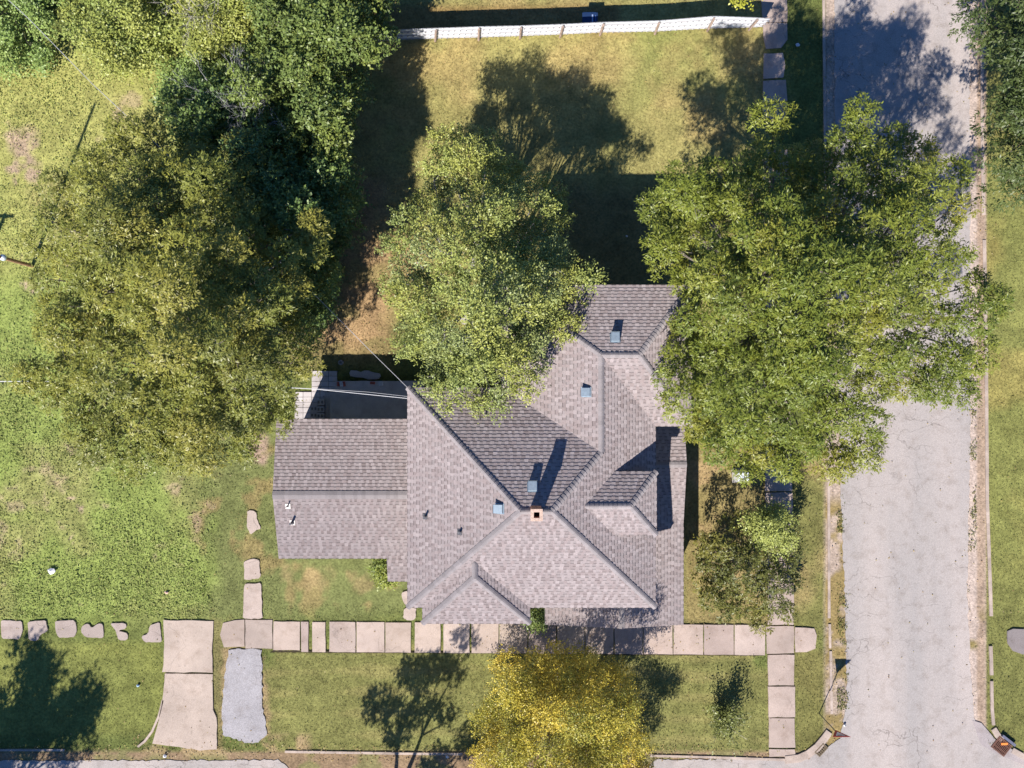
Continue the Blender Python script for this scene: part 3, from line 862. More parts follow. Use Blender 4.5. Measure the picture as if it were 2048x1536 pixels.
def box_vent(px, py, name, parent):
    p = on_roof(px, py, name); n = norm_of(name)
    m = MB(); c = (0.30, 0.37, 0.42); s = .155
    up = (Vector((0, 0, 1)) - n * n.z).normalized(); u = up.cross(n)
    def P(a, b, h): return p + u * a + up * b + n * h
    lo = [(-s, -s), (s, -s), (s, s), (-s, s)]
    m.face([P(a * 1.25, b * 1.25, .03) for a, b in lo], c)
    hs = [0.22, 0.22, 0.11, 0.11]
    m.face([P(a, b, h) for (a, b), h in zip(lo, hs)], c)
    for i in range(4):
        j = (i + 1) % 4
        m.face([P(*lo[i], .02), P(*lo[j], .02), P(*lo[j], hs[j]), P(*lo[i], hs[i])], c)
    m.face([P(-s * 1.1, -s * 1.12, .23), P(s * 1.1, -s * 1.12, .23), P(s * 1.1, -s * 1.12, .18), P(-s * 1.1, -s * 1.12, .18)], c)
    m.build('box_vent', M_metal, parent, True)


def vent_pipe(px, py, name, parent, h=.3, r_=.04):
    p = on_roof(px, py, name); n = norm_of(name); m = MB()
    up = (Vector((0, 0, 1)) - n * n.z).normalized(); u = up.cross(n)
    m.face([p + u * a * .11 + up * b * .11 + n * .03 for a, b in ((-1, -1), (1, -1), (1, 1), (-1, 1))], (0.15, 0.14, 0.14))
    m.tube([p + n * .02, p + Vector((0, 0, .07))], [r_ * 1.9, r_ * 1.25], 10, (0.2, 0.2, 0.21))
    m.tube([p + Vector((0, 0, -.05)), p + Vector((0, 0, h))], r_, 10, (0.12, 0.12, 0.13))
    m.build('vent_pipe', M_metal, parent, True)


box_vent(1230, 677, 'nN', roof); box_vent(1173, 784, 'nW', roof); box_vent(1065, 975, 'N', roof); box_vent(1000, 1017, 'W', roof)
vent_pipe(851, 1033, 'W', roof, .3); vent_pipe(920, 1064, 'W', roof, .2, .045)
vent_pipe(585, 1045, 'aS', ar, .36, .05); vent_pipe(576, 1012, 'aS', ar, .3, .025)

# ------------------------------------------------------------------ patio behind the annex
pat = empty('patio', (*a2(740, 800), 0), 'raised grey concrete patio with two steps in the shade behind the low wing', 'patio')
m = MB(); m.prism(ragged([a2(677, 762), a2(850, 762), a2(850, 860), a2(675, 860)], .01, .4, 3), 0, .62); m.build('slab', M_conc, pat, True)
for i, (a, b, h) in enumerate(((664, 676, .42), (653, 664, .22))):
    m = MB(); m.prism([a2(a, 784), a2(b - .3, 784), a2(b - .3, 860), a2(a, 860)], 0, h); m.build('step', M_conc, pat, True)
m = MB()
r = random.Random(5)
for i in range(5):
    for j in range(11):
        x = 590 + i * 17; y = 742 + j * 10.5
        if x + 16 > 676 or (x > 650 and y > 780): continue
        if x < 608 and y < 775: continue
        v = r.uniform(.92, 1.1)
        m.prism([a2(x, y), a2(x + 16.2, y + r.uniform(-.3, .3)), a2(x + 16.2, y + 9.8), a2(x, y + 9.8)], -.1, .045 + r.uniform(0, .006), (1.25 * v, 1.2 * v, 1.2 * v))
tag(m.build('paving', M_conc), kind='structure')
PAVED.append(np.array([a2(590, 742), a2(676, 742), a2(676, 860), a2(590, 860)]))

for i, (x, y, h, lab) in enumerate(((645, 804, .4, 'grey concrete block nearest the wire, against the patio steps'), (645, 818, .4, 'grey concrete block second from the top of the row by the steps'), (645, 831, .4, 'grey concrete block by the steps, half under the low wing eave'),
                                    (630, 817, .2, 'low grey concrete block left of the taller row by the steps'), (630, 830, .2, 'low grey concrete block left of the row, nearest the eave'))):
    m = MB(); X, Y = a2(x, y)
    m.box((0, 0, h / 2), (.34, .26 if h > .3 else .28, h - .02), rz=random.uniform(-.05, .05))
    for k in (-.08, .08): m.box((k, 0, h - .004), (.09, .13, .014), col=(.35, .35, .35))
    ob = m.build('concrete_block', M_conc); ob.location = (X, Y, .03)
    tag(ob, lab, 'concrete block', 'concrete blocks by the patio steps')

for i, (x, y, lab, c, d) in enumerate(((677, 768, 'red brick on the north west corner of the patio', (0.33, 0.1, 0.07), (.12, .22, .08)), (688, 768, 'red brick right of the bluish block on the patio edge', (0.33, 0.1, 0.07), (.11, .22, .08)), (745, 766, 'red brick lying crosswise alone midway along the patio edge', (0.33, 0.1, 0.07), (.22, .12, .08)),
                                       (683, 768, 'pale bluish block between two red bricks on the patio', (0.5, 0.52, 0.54), (.15, .24, .09)), (762, 767, 'pale grey block rightmost on the patio edge', (0.5, 0.52, 0.54), (.2, .2, .09)))):
    m = MB(); X, Y = a2(x, y); k = (H - .66) / H
    m.box((0, 0, d[2] / 2), d, col=c, top=.96); m.box((0, 0, d[2] + .001), (d[0] * .6, d[1] * .5, .006), col=tuple(q * .8 for q in c))
    ob = m.build('brick', M_brick); ob.location = (X * k, Y * k, .622); ob.rotation_euler.z = random.uniform(-.2, .2)
    tag(ob, lab, 'brick')
m = MB()
poly = ragged([a2(*p) for p in ((700, 746), (703, 741), (714, 741), (722, 744), (730, 741), (738, 741), (744, 744), (760, 747), (762, 752), (758, 758), (750, 759), (737, 759), (727, 755), (715, 755), (702, 752))], .008, .3, 9)
c0 = np.mean(np.array(poly), 0); poly = [(p[0] - c0[0], p[1] - c0[1]) for p in poly]
m.prism(poly, 0, .14)
ob = m.build('concrete_chunk', M_conc); ob.location = (c0[0], c0[1], 0.0)
tag(ob, 'long broken slab of grey concrete lying beside the patio', 'concrete slab')
m = MB()
for k in range(5):
    a = k * 1.26; m.box((math.cos(a) * .06, math.sin(a) * .05, .09), (.14, .12, .14), rz=a, col=(.85, .85, .8), top=.7)
ob = m.build('stone', M_conc); ob.location = (*a2(682, 725), -.03)
tag(ob, 'small pale stone on shaded ground beyond the patio', 'stone')

# ------------------------------------------------------------------ fence across the back
fb = [(700, 86), (792, 80), (870, 77), (957, 75), (1040, 72), (1120, 69), (1200, 65), (1310, 63), (1415, 57), (1498, 55), (1522, 53)]
ft = [(700, 66), (790, 60), (872, 57), (958, 54), (1042, 52), (1126, 49), (1207, 45), (1318, 42), (1428, 33), (1515, 36), (1541, 38)]
HF = 1.42
root = empty('fence', (*a2(1100, 70), 0), 'long white sheet metal fence with wooden posts across the back lawn', 'fence')
def polyline(P, n):
    P = [Vector((*p, 0)) for p in P]; L = [0]
    for i in range(len(P) - 1): L.append(L[-1] + (P[i + 1] - P[i]).length)
    out = []
    for k in range(n + 1):
        s = L[-1] * k / n; i = 0
        while i < len(P) - 2 and L[i + 1] < s: i += 1
        t = (s - L[i]) / (L[i + 1] - L[i]); out.append(P[i].lerp(P[i + 1], t))
    return out
NB = 72
bpts = [Vector((*a2(p.x, p.y), 0.02)) for p in polyline(fb, NB)]
tpts = [Vector(at(p.x, p.y, HF)) for p in polyline(ft, NB)]
# the panel leans a little: the top follows its own line; corrugated sheet with a rib at every board
m = MB()
for i in range(NB):
    for (t0, t1) in ((0, .33), (.33, .66), (.66, 1.0)):
        A0, B0 = bpts[i].lerp(tpts[i], t0), bpts[i + 1].lerp(tpts[i + 1], t0); A1, B1 = bpts[i].lerp(tpts[i], t1), bpts[i + 1].lerp(tpts[i + 1], t1)
        m.face([A0, B0, B1, A1], (0.74, 0.76, 0.80))
        m.face([A0 + Vector((0, .025, 0)), B0 + Vector((0, .025, 0)), B1 + Vector((0, .025, 0)), A1 + Vector((0, .025, 0))], (0.7, 0.72, 0.76))
    d = Vector((0, -.018, 0)); x = (bpts[i + 1] - bpts[i]).normalized() * .02
    p, q = bpts[i], tpts[i] + Vector((0, 0, .03))
    m.face([p + d - x, p + d + x, q + d + x, q + d - x], (0.78, 0.8, 0.84)); m.face([p - x * 1.6, p + d - x, q + d - x, q - x * 1.6], (0.72, 0.74, 0.78)); m.face([p + x * 1.6, p + d + x, q + d + x, q + x * 1.6], (0.72, 0.74, 0.78))
m.build('fence_sheet', M_white, root, True)
for t in (.12, .45, .82):
    rl = MB(); rl.tube([bpts[i].lerp(tpts[i], t) + Vector((0, -.035, 0)) for i in range(NB + 1)], .022, 5, (0.42, 0.41, 0.42))
    for i in range(NB + 1):
        p = bpts[i].lerp(tpts[i], t) + Vector((0, -.06, .005)); rl.box(p, (.05, .03, .05), col=(.2, .2, .22))
    rl.build('rail', M_paint, root, True)
for (b, t_) in zip(fb[1:-1], ft[1:-1]):
    p = Vector((*a2(*b), 0)); q = Vector(at(t_[0], t_[1], HF))
    m = MB(); m.tube([p + Vector((0, -.1, -.1)), q + Vector((0, -.1, .0))], .055, 6, (0.36, 0.27, 0.22)); m.build('post', M_bark, root, True)

# blue wheeled bin behind it
bx, by, _ = at(1180, 36, .86)
root = empty('trash_bin', (bx, by, 0), 'dark blue wheeled trash bin standing close behind the white fence', 'trash bin')
m = MB(); m.box((0, 0, .43), (.56, .36, .8), col=(0.010, 0.028, 0.08), top=1.14); m.build('body', M_paint, root)
l = MB(); l.box((0, 0, .86), (.70, .47, .05), col=(0.010, 0.03, 0.09)); l.box((.11, -.03, .89), (.06, .34, .03), col=(0.25, 0.33, 0.5)); l.box((.25, -.03, .89), (.03, .3, .03), col=(0.06, 0.12, 0.3)); l.build('lid', M_paint, root)
l = MB(); l.tube([(-.28, .26, .83), (.28, .26, .83)], .02, 8, (0.3, 0.4, 0.5)); l.build('handle', M_paint, root)
for s in (-1, 1):
    l = MB(); l.tube([(s * .24, .2, .1), (s * .3, .2, .1)], .1, 12, (0.03, 0.03, 0.03)); l.build('wheel', M_paint, root)

# ------------------------------------------------------------------ street furniture
bX, bY = a2(1638.5, 1426)
root = empty('yield_sign', (bX, bY, 0), 'red and white triangular yield sign on a thin dark post at the street corner', 'traffic sign')
zb, ss_ = 1.78, .78                       # height of the lower corner, side of the triangle; the sign faces north
m = MB(); m.tube([(0, -.03, -.1), (0, -.03, zb + .62)], .022, 6, (0.10, 0.11, 0.10)); m.build('post', M_metal, root)
def sign_part(name, s, y0, y1, c):
    m = MB(); h = s * .866; zc = zb + .675 * 2 / 3
    P = [(-s / 2, zc + h / 3), (s / 2, zc + h / 3), (0, zc - 2 * h / 3)]
    A = [(x, y0, z) for x, z in P]; B = [(x, y1, z) for x, z in P]
    m.face(A, c); m.face(B, c)
    for i in range(3): m.face([A[i], A[(i + 1) % 3], B[(i + 1) % 3], B[i]], c)
    return m.build(name, M_paint, root)
sp = sign_part('sign_plate', ss_, .0, .012, (0.40, 0.03, 0.03))
wp = sign_part('white_panel', .43, .012, .016, (0.75, 0.73, 0.72)); wp.parent = sp
cu = bpy.data.curves.new('legend', 'FONT'); cu.body = 'YIELD'; cu.size = .085; cu.align_x = 'CENTER'; cu.align_y = 'CENTER'; cu.extrude = .002
tmp = bpy.data.objects.new('legend_tmp', cu); C.objects.link(tmp)
bpy.context.view_layer.update()
me = bpy.data.meshes.new_from_object(tmp.evaluated_get(bpy.context.evaluated_depsgraph_get()))
bpy.data.objects.remove(tmp)
a_ = me.attributes.new('col', 'FLOAT_COLOR', 'FACE'); a_.data.foreach_set('color', np.tile(np.array([0.36, 0.03, 0.03, 1], np.float32), len(me.polygons)))
lg = link('legend', me, M_paint, sp)
lg.location = (0, .019, zb + .675 * 2 / 3 + .06)
lg.rotation_euler = (math.radians(90), 0, math.radians(180))

def grate(cx, cy, w, d, rz, label, n, c, group=None):
    X, Y = a2(cx, cy)
    root = empty('storm_drain', (X, Y, 0), label, 'storm drain', rz=rz)
    m = MB(); m.box((0, 0, -.05), (w + .1, d + .1, .14), col=(0.02, .018, .015)); m.build('pit', M_metal, root)
    m = MB()
    for s in (-1, 1): m.box((s * (w / 2 + .02), 0, .035), (.05, d + .1, .04), col=c); m.box((0, s * (d / 2 + .02), .034), (w, .05, .04), col=c)
    for i in range(n): m.box((-w / 2 + (i + .5) * w / n, 0, .034), (w / n * .5, d, .03), col=c)
    for s in (-.25, .25): m.box((0, s * d, .030), (w, .035, .03), col=c)
    m.build('grate', M_metal, root)
    return root
g = grate(2002, 1492, .66, .55, math.radians(-38), 'rusty brown storm drain grate by the kerb at the lower right', 9, (0.22, 0.11, 0.075))
m = MB(); m.box((.02, .17, .06), (.3, .1, .012), rz=math.radians(40), col=(.85, .25, .05)); m.build('paint_mark', M_paint, g)
m = MB(); m.box((.05, .42, .06), (.75, .12, .14), col=(0.20, 0.20, 0.26)); m.build('inlet_frame', M_metal, g)
g = grate(1642, 1499, .5, .24, math.radians(47), 'small leaf choked storm drain grate under the curved corner kerb', 5, (0.20, 0.15, 0.09))
g.rotation_euler.z = math.radians(47)

X, Y, _ = at(1488, 955, .9)
root = empty('utility_box', (X, Y, 0), 'white metal utility box half hidden beneath the pecan crown east of the house', 'utility box', rz=.05)
m = MB(); m.box((0, 0, .38), (.44, .5, .72), col=(.72, .73, .75)); m.build('body', M_paint, root)
m = MB(); m.box((0, .03, .77), (.5, .34, .06), col=(.70, .74, .80)); m.box((0, -.17, .755), (.42, .07, .03), col=(.8, .8, .8)); m.build('lid', M_paint, root)
m = MB(); m.box((0, 0, .0), (.6, .66, .1), col=(.8, .78, .75)); m.build('pad', M_conc, root)

# utility pole leaving the frame on the left, with its lamp
X, Y = a2(64, 532)
root = empty('utility_pole', (X, Y, 0), 'brown wooden utility pole with a lamp at the left edge of the lot', 'utility pole')
tp = Vector((-.35, .25, 7.2))
m = MB(); m.tube([(0, 0, -.2), tp * .5, tp], [.085, .075, .06], 10, (0.33, 0.19, 0.11)); m.build('pole', M_bark, root)
lx = Vector(at(5.5, 515, 1.9)) - Vector((X, Y, 0))
lx = tp * (2.0 / 7.2) + Vector((0, 0.0, 0))
Lp = Vector(at(6, 515, 2.0)) - Vector((X, Y, 0))
m = MB(); m.tube([lx, Lp + Vector((0, 0, -.06))], .02, 6, (.5, .5, .5)); arm = m.build('lamp_bracket', M_metal, root)
m = MB(); m.tube([Lp + Vector((0, 0, -.1)), Lp + Vector((0, 0, -.04)), Lp + Vector((0, 0, .05)), Lp + Vector((0, 0, .10)), Lp + Vector((0, 0, .115))], [.09, .15, .14, .08, .02], 16, (.62, .68, .76)); m.build('lamp_head', M_metal, root, smooth=True)
X, Y = a2(-78, 640)
root = empty('utility_pole', (X, Y, 0), 'wooden pole standing left of the frame, only its shadow shows', 'utility pole')
tp2 = Vector((-.1, .1, 4.75)); m = MB(); m.tube([(0, 0, -.2), tp2], [.11, .085], 10, (0.33, 0.19, 0.11)); m.build('pole', M_bark, root)
m = MB(); m.box((-.1, .1, 4.65), (.9, .08, .1), col=(.3, .2, .13)); m.build('crossarm', M_bark, root)

# service wires
def wire(pts, rad, c, name, label):
    m = MB(); P = [Vector(p) for p in pts]; fine = []
    for i in range(len(P) - 1):
        for k in range(8): fine.append(P[i].lerp(P[i + 1], k / 8))
    fine.append(P[-1]); m.tube(fine, rad, 5, c); return m
m = wire([at(816, 797, 5.2), at(634, 778.5, 4.9), at(380, 766, 4.9), at(66, 763, 5.2), at(-260, 764, 5.6)], .011, (.70, .70, .71), '', '')
m2 = wire([at(816, 793, 5.25), at(735, 784, 5.1), at(634, 777.6, 4.95), at(380, 765, 4.95), at(66, 762, 5.22), at(-260, 763, 5.6)], .006, (.55, .55, .57), '', '')
root = empty('service_wire', at(816, 797, 5.2), 'pale twisted service cable running west from the house over the shaded patio', 'wire')
m.build('cable', M_wire, root, True); m2.build('cable', M_wire, root, True)
m = wire([at(817, 777, 5.75), at(745, 706, 5.4), at(640, 600, 5.3), at(262, 240, 6.2), at(185, 168, 6.4), at(60, 40, 6.8), at(-80, -90, 7.2)], .011, (.42, .42, .44), '', '')
ob = m.build('telephone_wire', M_wire); tag(ob, 'thin grey wire slanting north west from the roof corner over the red soil', 'wire')

# litter
def litter(px, py, s, c, label, name='litter', n=4, h=.04):
    m = MB(); r = random.Random(px)
    P = [Vector((math.cos(k * 6.283 / 7) * s * r.uniform(.6, 1.1), math.sin(k * 6.283 / 7) * s * r.uniform(.6, 1.1), r.uniform(.02, h))) for k in range(7)]
    ce = Vector((0, 0, h + .05))
    for k in range(7): m.face([P[k], P[(k + 1) % 7], ce], c)
    for k in range(7): m.face([P[k], P[(k + 1) % 7], P[(k + 1) % 7] * .7 - Vector((0, 0, .03)), P[k] * .7 - Vector((0, 0, .03))], c)
    ob = m.build(name, M_debris); ob.location = (*a2(px, py), 0.03); tag(ob, label, 'litter'); return ob
litter(105, 1141, .2, (.78, .76, .76), 'crumpled white plastic sheet in the weeds of the lot', 'plastic_sheet', h=.1)
litter(334, 1184, .1, (.62, .40, .33), 'pinkish scrap in the weeds behind the broken walk', 'cloth_scrap', h=.05)
litter(277, 1370, .08, (.35, .5, .68), 'small light blue scrap on the grass left of the driveway', 'wrapper')
litter(331, 1511, .09, (.75, .75, .78), 'white carton in the gutter below the driveway', 'carton', h=.07)
litter(895, 1513, .09, (.62, .62, .66), 'pale scrap in the shaded gutter left of the yellow tree', 'paper_scrap')
litter(1688, 1449, .07, (.8, .79, .78), 'white cup by the road edge above the yield sign', 'paper_cup', h=.08)
litter(1594, 91, .12, (.6, .6, .66), 'white paper in the shaded strip beside the north sidewalk', 'paper_sheet')
litter(1253, 473, .06, (.6, .6, .6), 'tiny white scrap in the shadow behind the north wing', 'paper_scrap')

# ------------------------------------------------------------------ vegetation
def in_poly(x, y, poly):
    c = np.zeros(len(x), bool); n = len(poly)
    for i in range(n):
        x1, y1 = poly[i]; x2, y2 = poly[(i + 1) % n]
        hit = ((y1 > y) != (y2 > y)) & (x < (x2 - x1) * (y - y1) / (y2 - y1 + 1e-12) + x1)
        c ^= hit
    return c


def edge_dist(x, y, poly):
    d = np.full(len(x), 1e9); n = len(poly)
    for i in range(n):
        a = np.array(poly[i], float); b = np.array(poly[(i + 1) % n], float); ab = b - a
        t = np.clip(((x - a[0]) * ab[0] + (y - a[1]) * ab[1]) / (ab @ ab + 1e-12), 0, 1)
        d = np.minimum(d, np.hypot(x - a[0] - t * ab[0], y - a[1] - t * ab[1]))
    return d


def unit(v):
    return v / (np.linalg.norm(v, axis=-1, keepdims=True) + 1e-9)


def clumps_in(poly, n, z0, z1, r0, r1, rng, under=0.5, gaps=(), tilt=0.0):
    """clump centres filling a crown outline, domed from z0 at its rim to z1"""
    P = np.array(poly, float); lo = P.min(0); hi = P.max(0); got = []; tries = 0
    xs = rng.uniform(lo[0], hi[0], 60000); ys = rng.uniform(lo[1], hi[1], 60000)
    ok = in_poly(xs, ys, poly); xs = xs[ok]; ys = ys[ok]; d = edge_dist(xs, ys, poly); dm = d.max()
    area = len(xs) / 60000 * (hi[0] - lo[0]) * (hi[1] - lo[1]); sep = 0.98 * math.sqrt(area / n)
    for x, y, dd in zip(xs, ys, d):
        r = rng.uniform(r0, r1)
        if dd < r * 26 or any((x - g[0]) ** 2 + (y - g[1]) ** 2 < sep * sep for g in got): continue
        if any((x - g[0]) ** 2 + (y - g[1]) ** 2 < g[2] ** 2 for g in gaps): continue
        hn = min(1, (dd / dm)) ** 0.7
        z = z0 + (z1 - z0) * hn + rng.uniform(-1.1, .8) * min(1, (z1 - z0) / 4) + tilt * (y - (lo[1] + hi[1]) / 2) / (hi[1] - lo[1]) * 2
        if rng.random() < 0.33: z -= rng.uniform(.6, 1.8) * min(1, (z1 - z0) / 4)
        got.append((x, y, r, z))
        if len(got) >= n: break
    out = [np.array([*at(x, y, z), r]) for x, y, r, z in got]; cen = np.mean([o[:2] for o in out], 0); low = []
    for x, y, r, z in got:
        if rng.random() < under:
            p = at(x, y, z); q = cen + (np.array(p[:2]) - cen) * .87; low.append(np.array([q[0] + rng.uniform(-.5, .5), q[1] + rng.uniform(-.5, .5), max(.5, z - rng.uniform(1.3, 2.4) * min(1, (z1 - z0) / 3.5)), r * 1.15]))
    return np.array([[*o, 1.0] for o in out] + [[*o, .5] for o in low])


def leaves(cl, n, rng, kind, cols, L=(.12, .18), W=.36):
    """n leaf blades gathered in sprays on the clumps"""
    w = cl[:, 3] ** 2 * (cl[:, 4] if cl.shape[1] > 4 else 1); w = w / w.sum()
    per = {'pecan': 26, 'elm': 14, 'fine': 12, 'bush': 10}[kind]
    ns = max(1, n // per)
    ci = rng.choice(len(cl), ns, p=w)
    d = rng.normal(size=(ns, 3)); d[:, 2] = np.abs(d[:, 2]) - 0.2; d = unit(d)
    c = cl[ci, :3] + d * (cl[ci, 3:4] * (rng.random((ns, 1)) ** 0.35)) * np.array([1, 1, .8])
    ax = unit(d * np.array([1, 1, .5]) + np.array([0, 0, .35]) + rng.normal(size=(ns, 3)) * .25)
    # repeat for each leaf in a spray
    si = np.repeat(np.arange(ns), per); m = len(si)
    C_, A_ = c[si], ax[si]
    if kind == 'pecan':
        nr = 5                                     # fronds in a spray, leaflets along each
        fr = rng.normal(size=(ns, nr, 3)); fr = unit(fr - (fr * ax[:, None]).sum(-1, keepdims=True) * ax[:, None] * .75 + ax[:, None] * .45 + np.array([0, 0, -.12]))
        fi = rng.integers(0, nr, m); fd = fr[si, fi]
        s = rng.uniform(.03, .30, m)[:, None]
        pos = C_ + fd * s + np.array([0, 0, -1]) * (s ** 2) * .5
        side = unit(np.cross(fd, np.array([0, 0, 1.0]) + rng.normal(size=(m, 3)) * .15)) * rng.choice([-1, 1], m)[:, None]
        ld = unit(fd * .75 + side * .75 + np.array([0, 0, -.25]) + rng.normal(size=(m, 3)) * .15)
        up = np.array([0, 0, .7]) + d[si] * .75 + rng.normal(size=(m, 3)) * .28
    elif kind in ('elm', 'fine'):
        tw = unit(A_ + rng.normal(size=(ns, 3))[si] * .5)
        s = rng.uniform(-.08, .34, m)[:, None]
        pos = C_ + tw * s + rng.normal(size=(m, 3)) * .05
        ld = unit(tw * .5 + rng.normal(size=(m, 3)) * .7)
        up = np.array([0, 0, .7]) + d[si] * .8 + rng.normal(size=(m, 3)) * .4
    else:
        pos = C_ + rng.normal(size=(m, 3)) * .16
        ld = unit(rng.normal(size=(m, 3)) * np.array([1, 1, .5])); up = np.array([0, 0, .8]) + d[si] * .7 + rng.normal(size=(m, 3)) * .4
    nrm = unit(up - (up * ld).sum(-1, keepdims=True) * ld)
    wd = np.cross(nrm, ld)
    ll = rng.uniform(L[0], L[1], m)[:, None]; ww = ll * W * rng.uniform(.8, 1.2, m)[:, None]
    Vv = np.stack([pos, pos + ld * ll * .45 + wd * ww * .5, pos + ld * ll, pos + ld * ll * .45 - wd * ww * .5], 1)
    cols = np.array(cols, float); a = cols[rng.integers(0, len(cols), ns)][si]; b = cols[rng.integers(0, len(cols), m)]; e = cols[rng.integers(0, len(cols), len(cl))][ci][si]
    col = (e * .5 + a * .3 + b * .2) * rng.uniform(.82, 1.18, (m, 1))
    return Vv, col


def limbs(m, base, cl, rng, r0, col, hub=None, jit=.3, leader=1.0):
    """trunk, main limbs and a branch to every clump"""
    top = cl[:, :3].mean(0); zmin = cl[:, 2].min()
    b = np.array(base, float)
    hubp = np.array(hub) if hub is not None else np.array([b[0] * .6 + top[0] * .4, b[1] * .6 + top[1] * .4, max(b[2] + .6, min(zmin, b[2] + (top[2] - b[2]) * .45))])
    m.tube([b + np.array([0, 0, -.25]), b * .5 + hubp * .5 + rng.normal(size=3) * .06, hubp], [r0 * 1.25, r0, r0 * .8], 10, col)
    # primary limbs: cluster clumps by angle
    ang = np.arctan2(cl[:, 1] - hubp[1], cl[:, 0] - hubp[0]); k = max(4, min(9, len(cl) // 5)); bins = ((ang + math.pi) / (2 * math.pi) * k).astype(int) % k
    for q in range(k):
        idx = np.where(bins == q)[0]
        if not len(idx): continue
        mid = cl[idx, :3].mean(0); e = hubp * .4 + mid * .6 + np.array([0, 0, -.5]); k1 = hubp * .65 + e * .35 + rng.normal(size=3) * jit * .5 + np.array([0, 0, .15])
        m.tube([hubp, k1, e], [r0 * .6, r0 * .45, r0 * .3], 7, col)
        for i in idx:
            t = cl[i, :3]; mm = e * .5 + t * .5 + rng.normal(size=3) * jit * .6
            m.tube([e, mm, t], [r0 * .24, r0 * .14, r0 * .05], 5, col, False)
            for _ in range(3):
                dd = rng.normal(size=3); dd[2] = abs(dd[2]) * .6; dd = dd / np.linalg.norm(dd) * cl[i, 3] * .95
                s = mm * .3 + t * .7; m.tube([s, s + dd * .5 + rng.normal(size=3) * .06, s + dd], [r0 * .07, r0 * .045, .006], 4, col, False)


def tree(name, label, cat, base_px, poly, n_cl, z0, z1, r, n_leaf, kind, cols, seed, r0=.2, L=(.10, .165), W=.34, bark=(0.20, 0.17, 0.14), under=.6, gaps=(), group=None, extra=None, tilt=0.0):
    rng = np.random.default_rng(seed)
    base = (*a2(*base_px), 0)
    root = empty(name, base, label, cat, group)
    cl = clumps_in(poly, n_cl, z0, z1, r[0], r[1], rng, under, gaps, tilt)
    if extra is not None: cl = np.concatenate([cl, np.array([[*at(x, y, z), rr, 1.0] for x, y, z, rr in extra])])
    m = MB(); limbs(m, base, cl, rng, r0, bark); m.build('trunk', M_bark, root, True)
    Vv, col = leaves(cl, n_leaf, rng, kind, cols, L, W)
    me = quads_mesh('crown', Vv - np.array(base), col)
    link('crown', me, M_leaf, root)
    return root


PEC_R = [(0.168, 0.204, 0.029), (0.211, 0.24, 0.034), (0.133, 0.176, 0.029), (0.238, 0.259, 0.044), (0.168, 0.204, 0.029), (0.116, 0.152, 0.029), (0.267, 0.247, 0.034)]
PEC_L = [(0.15, 0.165, 0.04), (0.241, 0.251, 0.047), (0.29, 0.286, 0.049), (0.169, 0.196, 0.038), (0.307, 0.277, 0.056), (0.209, 0.229, 0.044)]
ELM = [(0.291, 0.333, 0.083), (0.354, 0.386, 0.098), (0.218, 0.271, 0.083), (0.264, 0.309, 0.122), (0.381, 0.386, 0.083)]
DARK = [(0.131, 0.196, 0.052), (0.163, 0.231, 0.061), (0.109, 0.18, 0.061), (0.207, 0.254, 0.056)]
GREEN = [(0.16, 0.215, 0.054), (0.187, 0.242, 0.057), (0.129, 0.185, 0.054), (0.222, 0.258, 0.057)]
YGR = [(0.323, 0.351, 0.081), (0.281, 0.328, 0.077), (0.365, 0.38, 0.09), (0.221, 0.285, 0.072)]
BUSH = [(0.256, 0.35, 0.093), (0.208, 0.299, 0.076), (0.304, 0.386, 0.106), (0.168, 0.248, 0.064)]
GOLD = [(0.24, 0.26, 0.05), (0.336, 0.322, 0.055), (0.684, 0.521, 0.068), (0.607, 0.465, 0.059), (0.486, 0.409, 0.055), (0.728, 0.554, 0.087), (0.31, 0.31, 0.047)]

T1 = [(1300, 385), (1310, 310), (1380, 330), (1440, 300), (1500, 290), (1515, 205), (1575, 210), (1605, 290), (1640, 325), (1655, 270), (1710, 210), (1755, 212), (1765, 270), (1790, 265), (1820, 235), (1855, 285), (1900, 305), (1945, 365), (1955, 450), (1940, 500), (1965, 560), (2014, 590), (2010, 645), (1980, 665), (1980, 745), (1962, 806), (1900, 806), (1860, 792), (1795, 812), (1795, 850), (1745, 905), (1762, 945), (1700, 940), (1650, 970), (1600, 955), (1545, 962), (1490, 952), (1440, 935), (1395, 892), (1325, 855), (1312, 790), (1325, 740), (1345, 700), (1335, 640), (1340, 600), (1315, 560), (1300, 500), (1292, 440)]
tree('pecan_tree', 'huge olive green pecan tree spreading over the side street and the east roof', 'tree', (1560, 660), T1, 135, 6.8, 12.6, (.5, .82), 200000, 'pecan', PEC_R, 21, .32, L=(.10, .165), W=.29, under=.9,
     gaps=((1365, 670, 38), (1860, 680, 40), (1905, 545, 34), (1645, 300, 30), (1470, 880, 26), (1630, 640, 30), (1500, 430, 22)))
T3 = [(139, 322), (192, 292), (219, 230), (266, 245), (309, 233), (346, 256), (335, 297), (425, 286), (489, 276), (526, 317), (521, 415), (574, 441), (640, 431), (664, 518), (632, 559), (616, 621), (637, 683), (627, 765), (590, 843), (558, 884), (494, 915), (447, 904), (404, 956), (330, 925), (256, 956), (155, 915), (144, 868), (91, 812), (35, 788), (35, 743), (91, 693), (70, 652), (99, 580), (57, 559), (67, 498), (46, 446), (86, 374)]
tree('pecan_tree', 'big olive yellow pecan tree on the vacant lot left of the house', 'tree', (390, 640), T3, 140, 6.0, 11.2, (.5, .8), 210000, 'pecan', PEC_L, 22, .32, L=(.10, .165), W=.30, under=.8, gaps=((345, 440, 24), (250, 690, 20), (380, 720, 22), (240, 800, 20)))
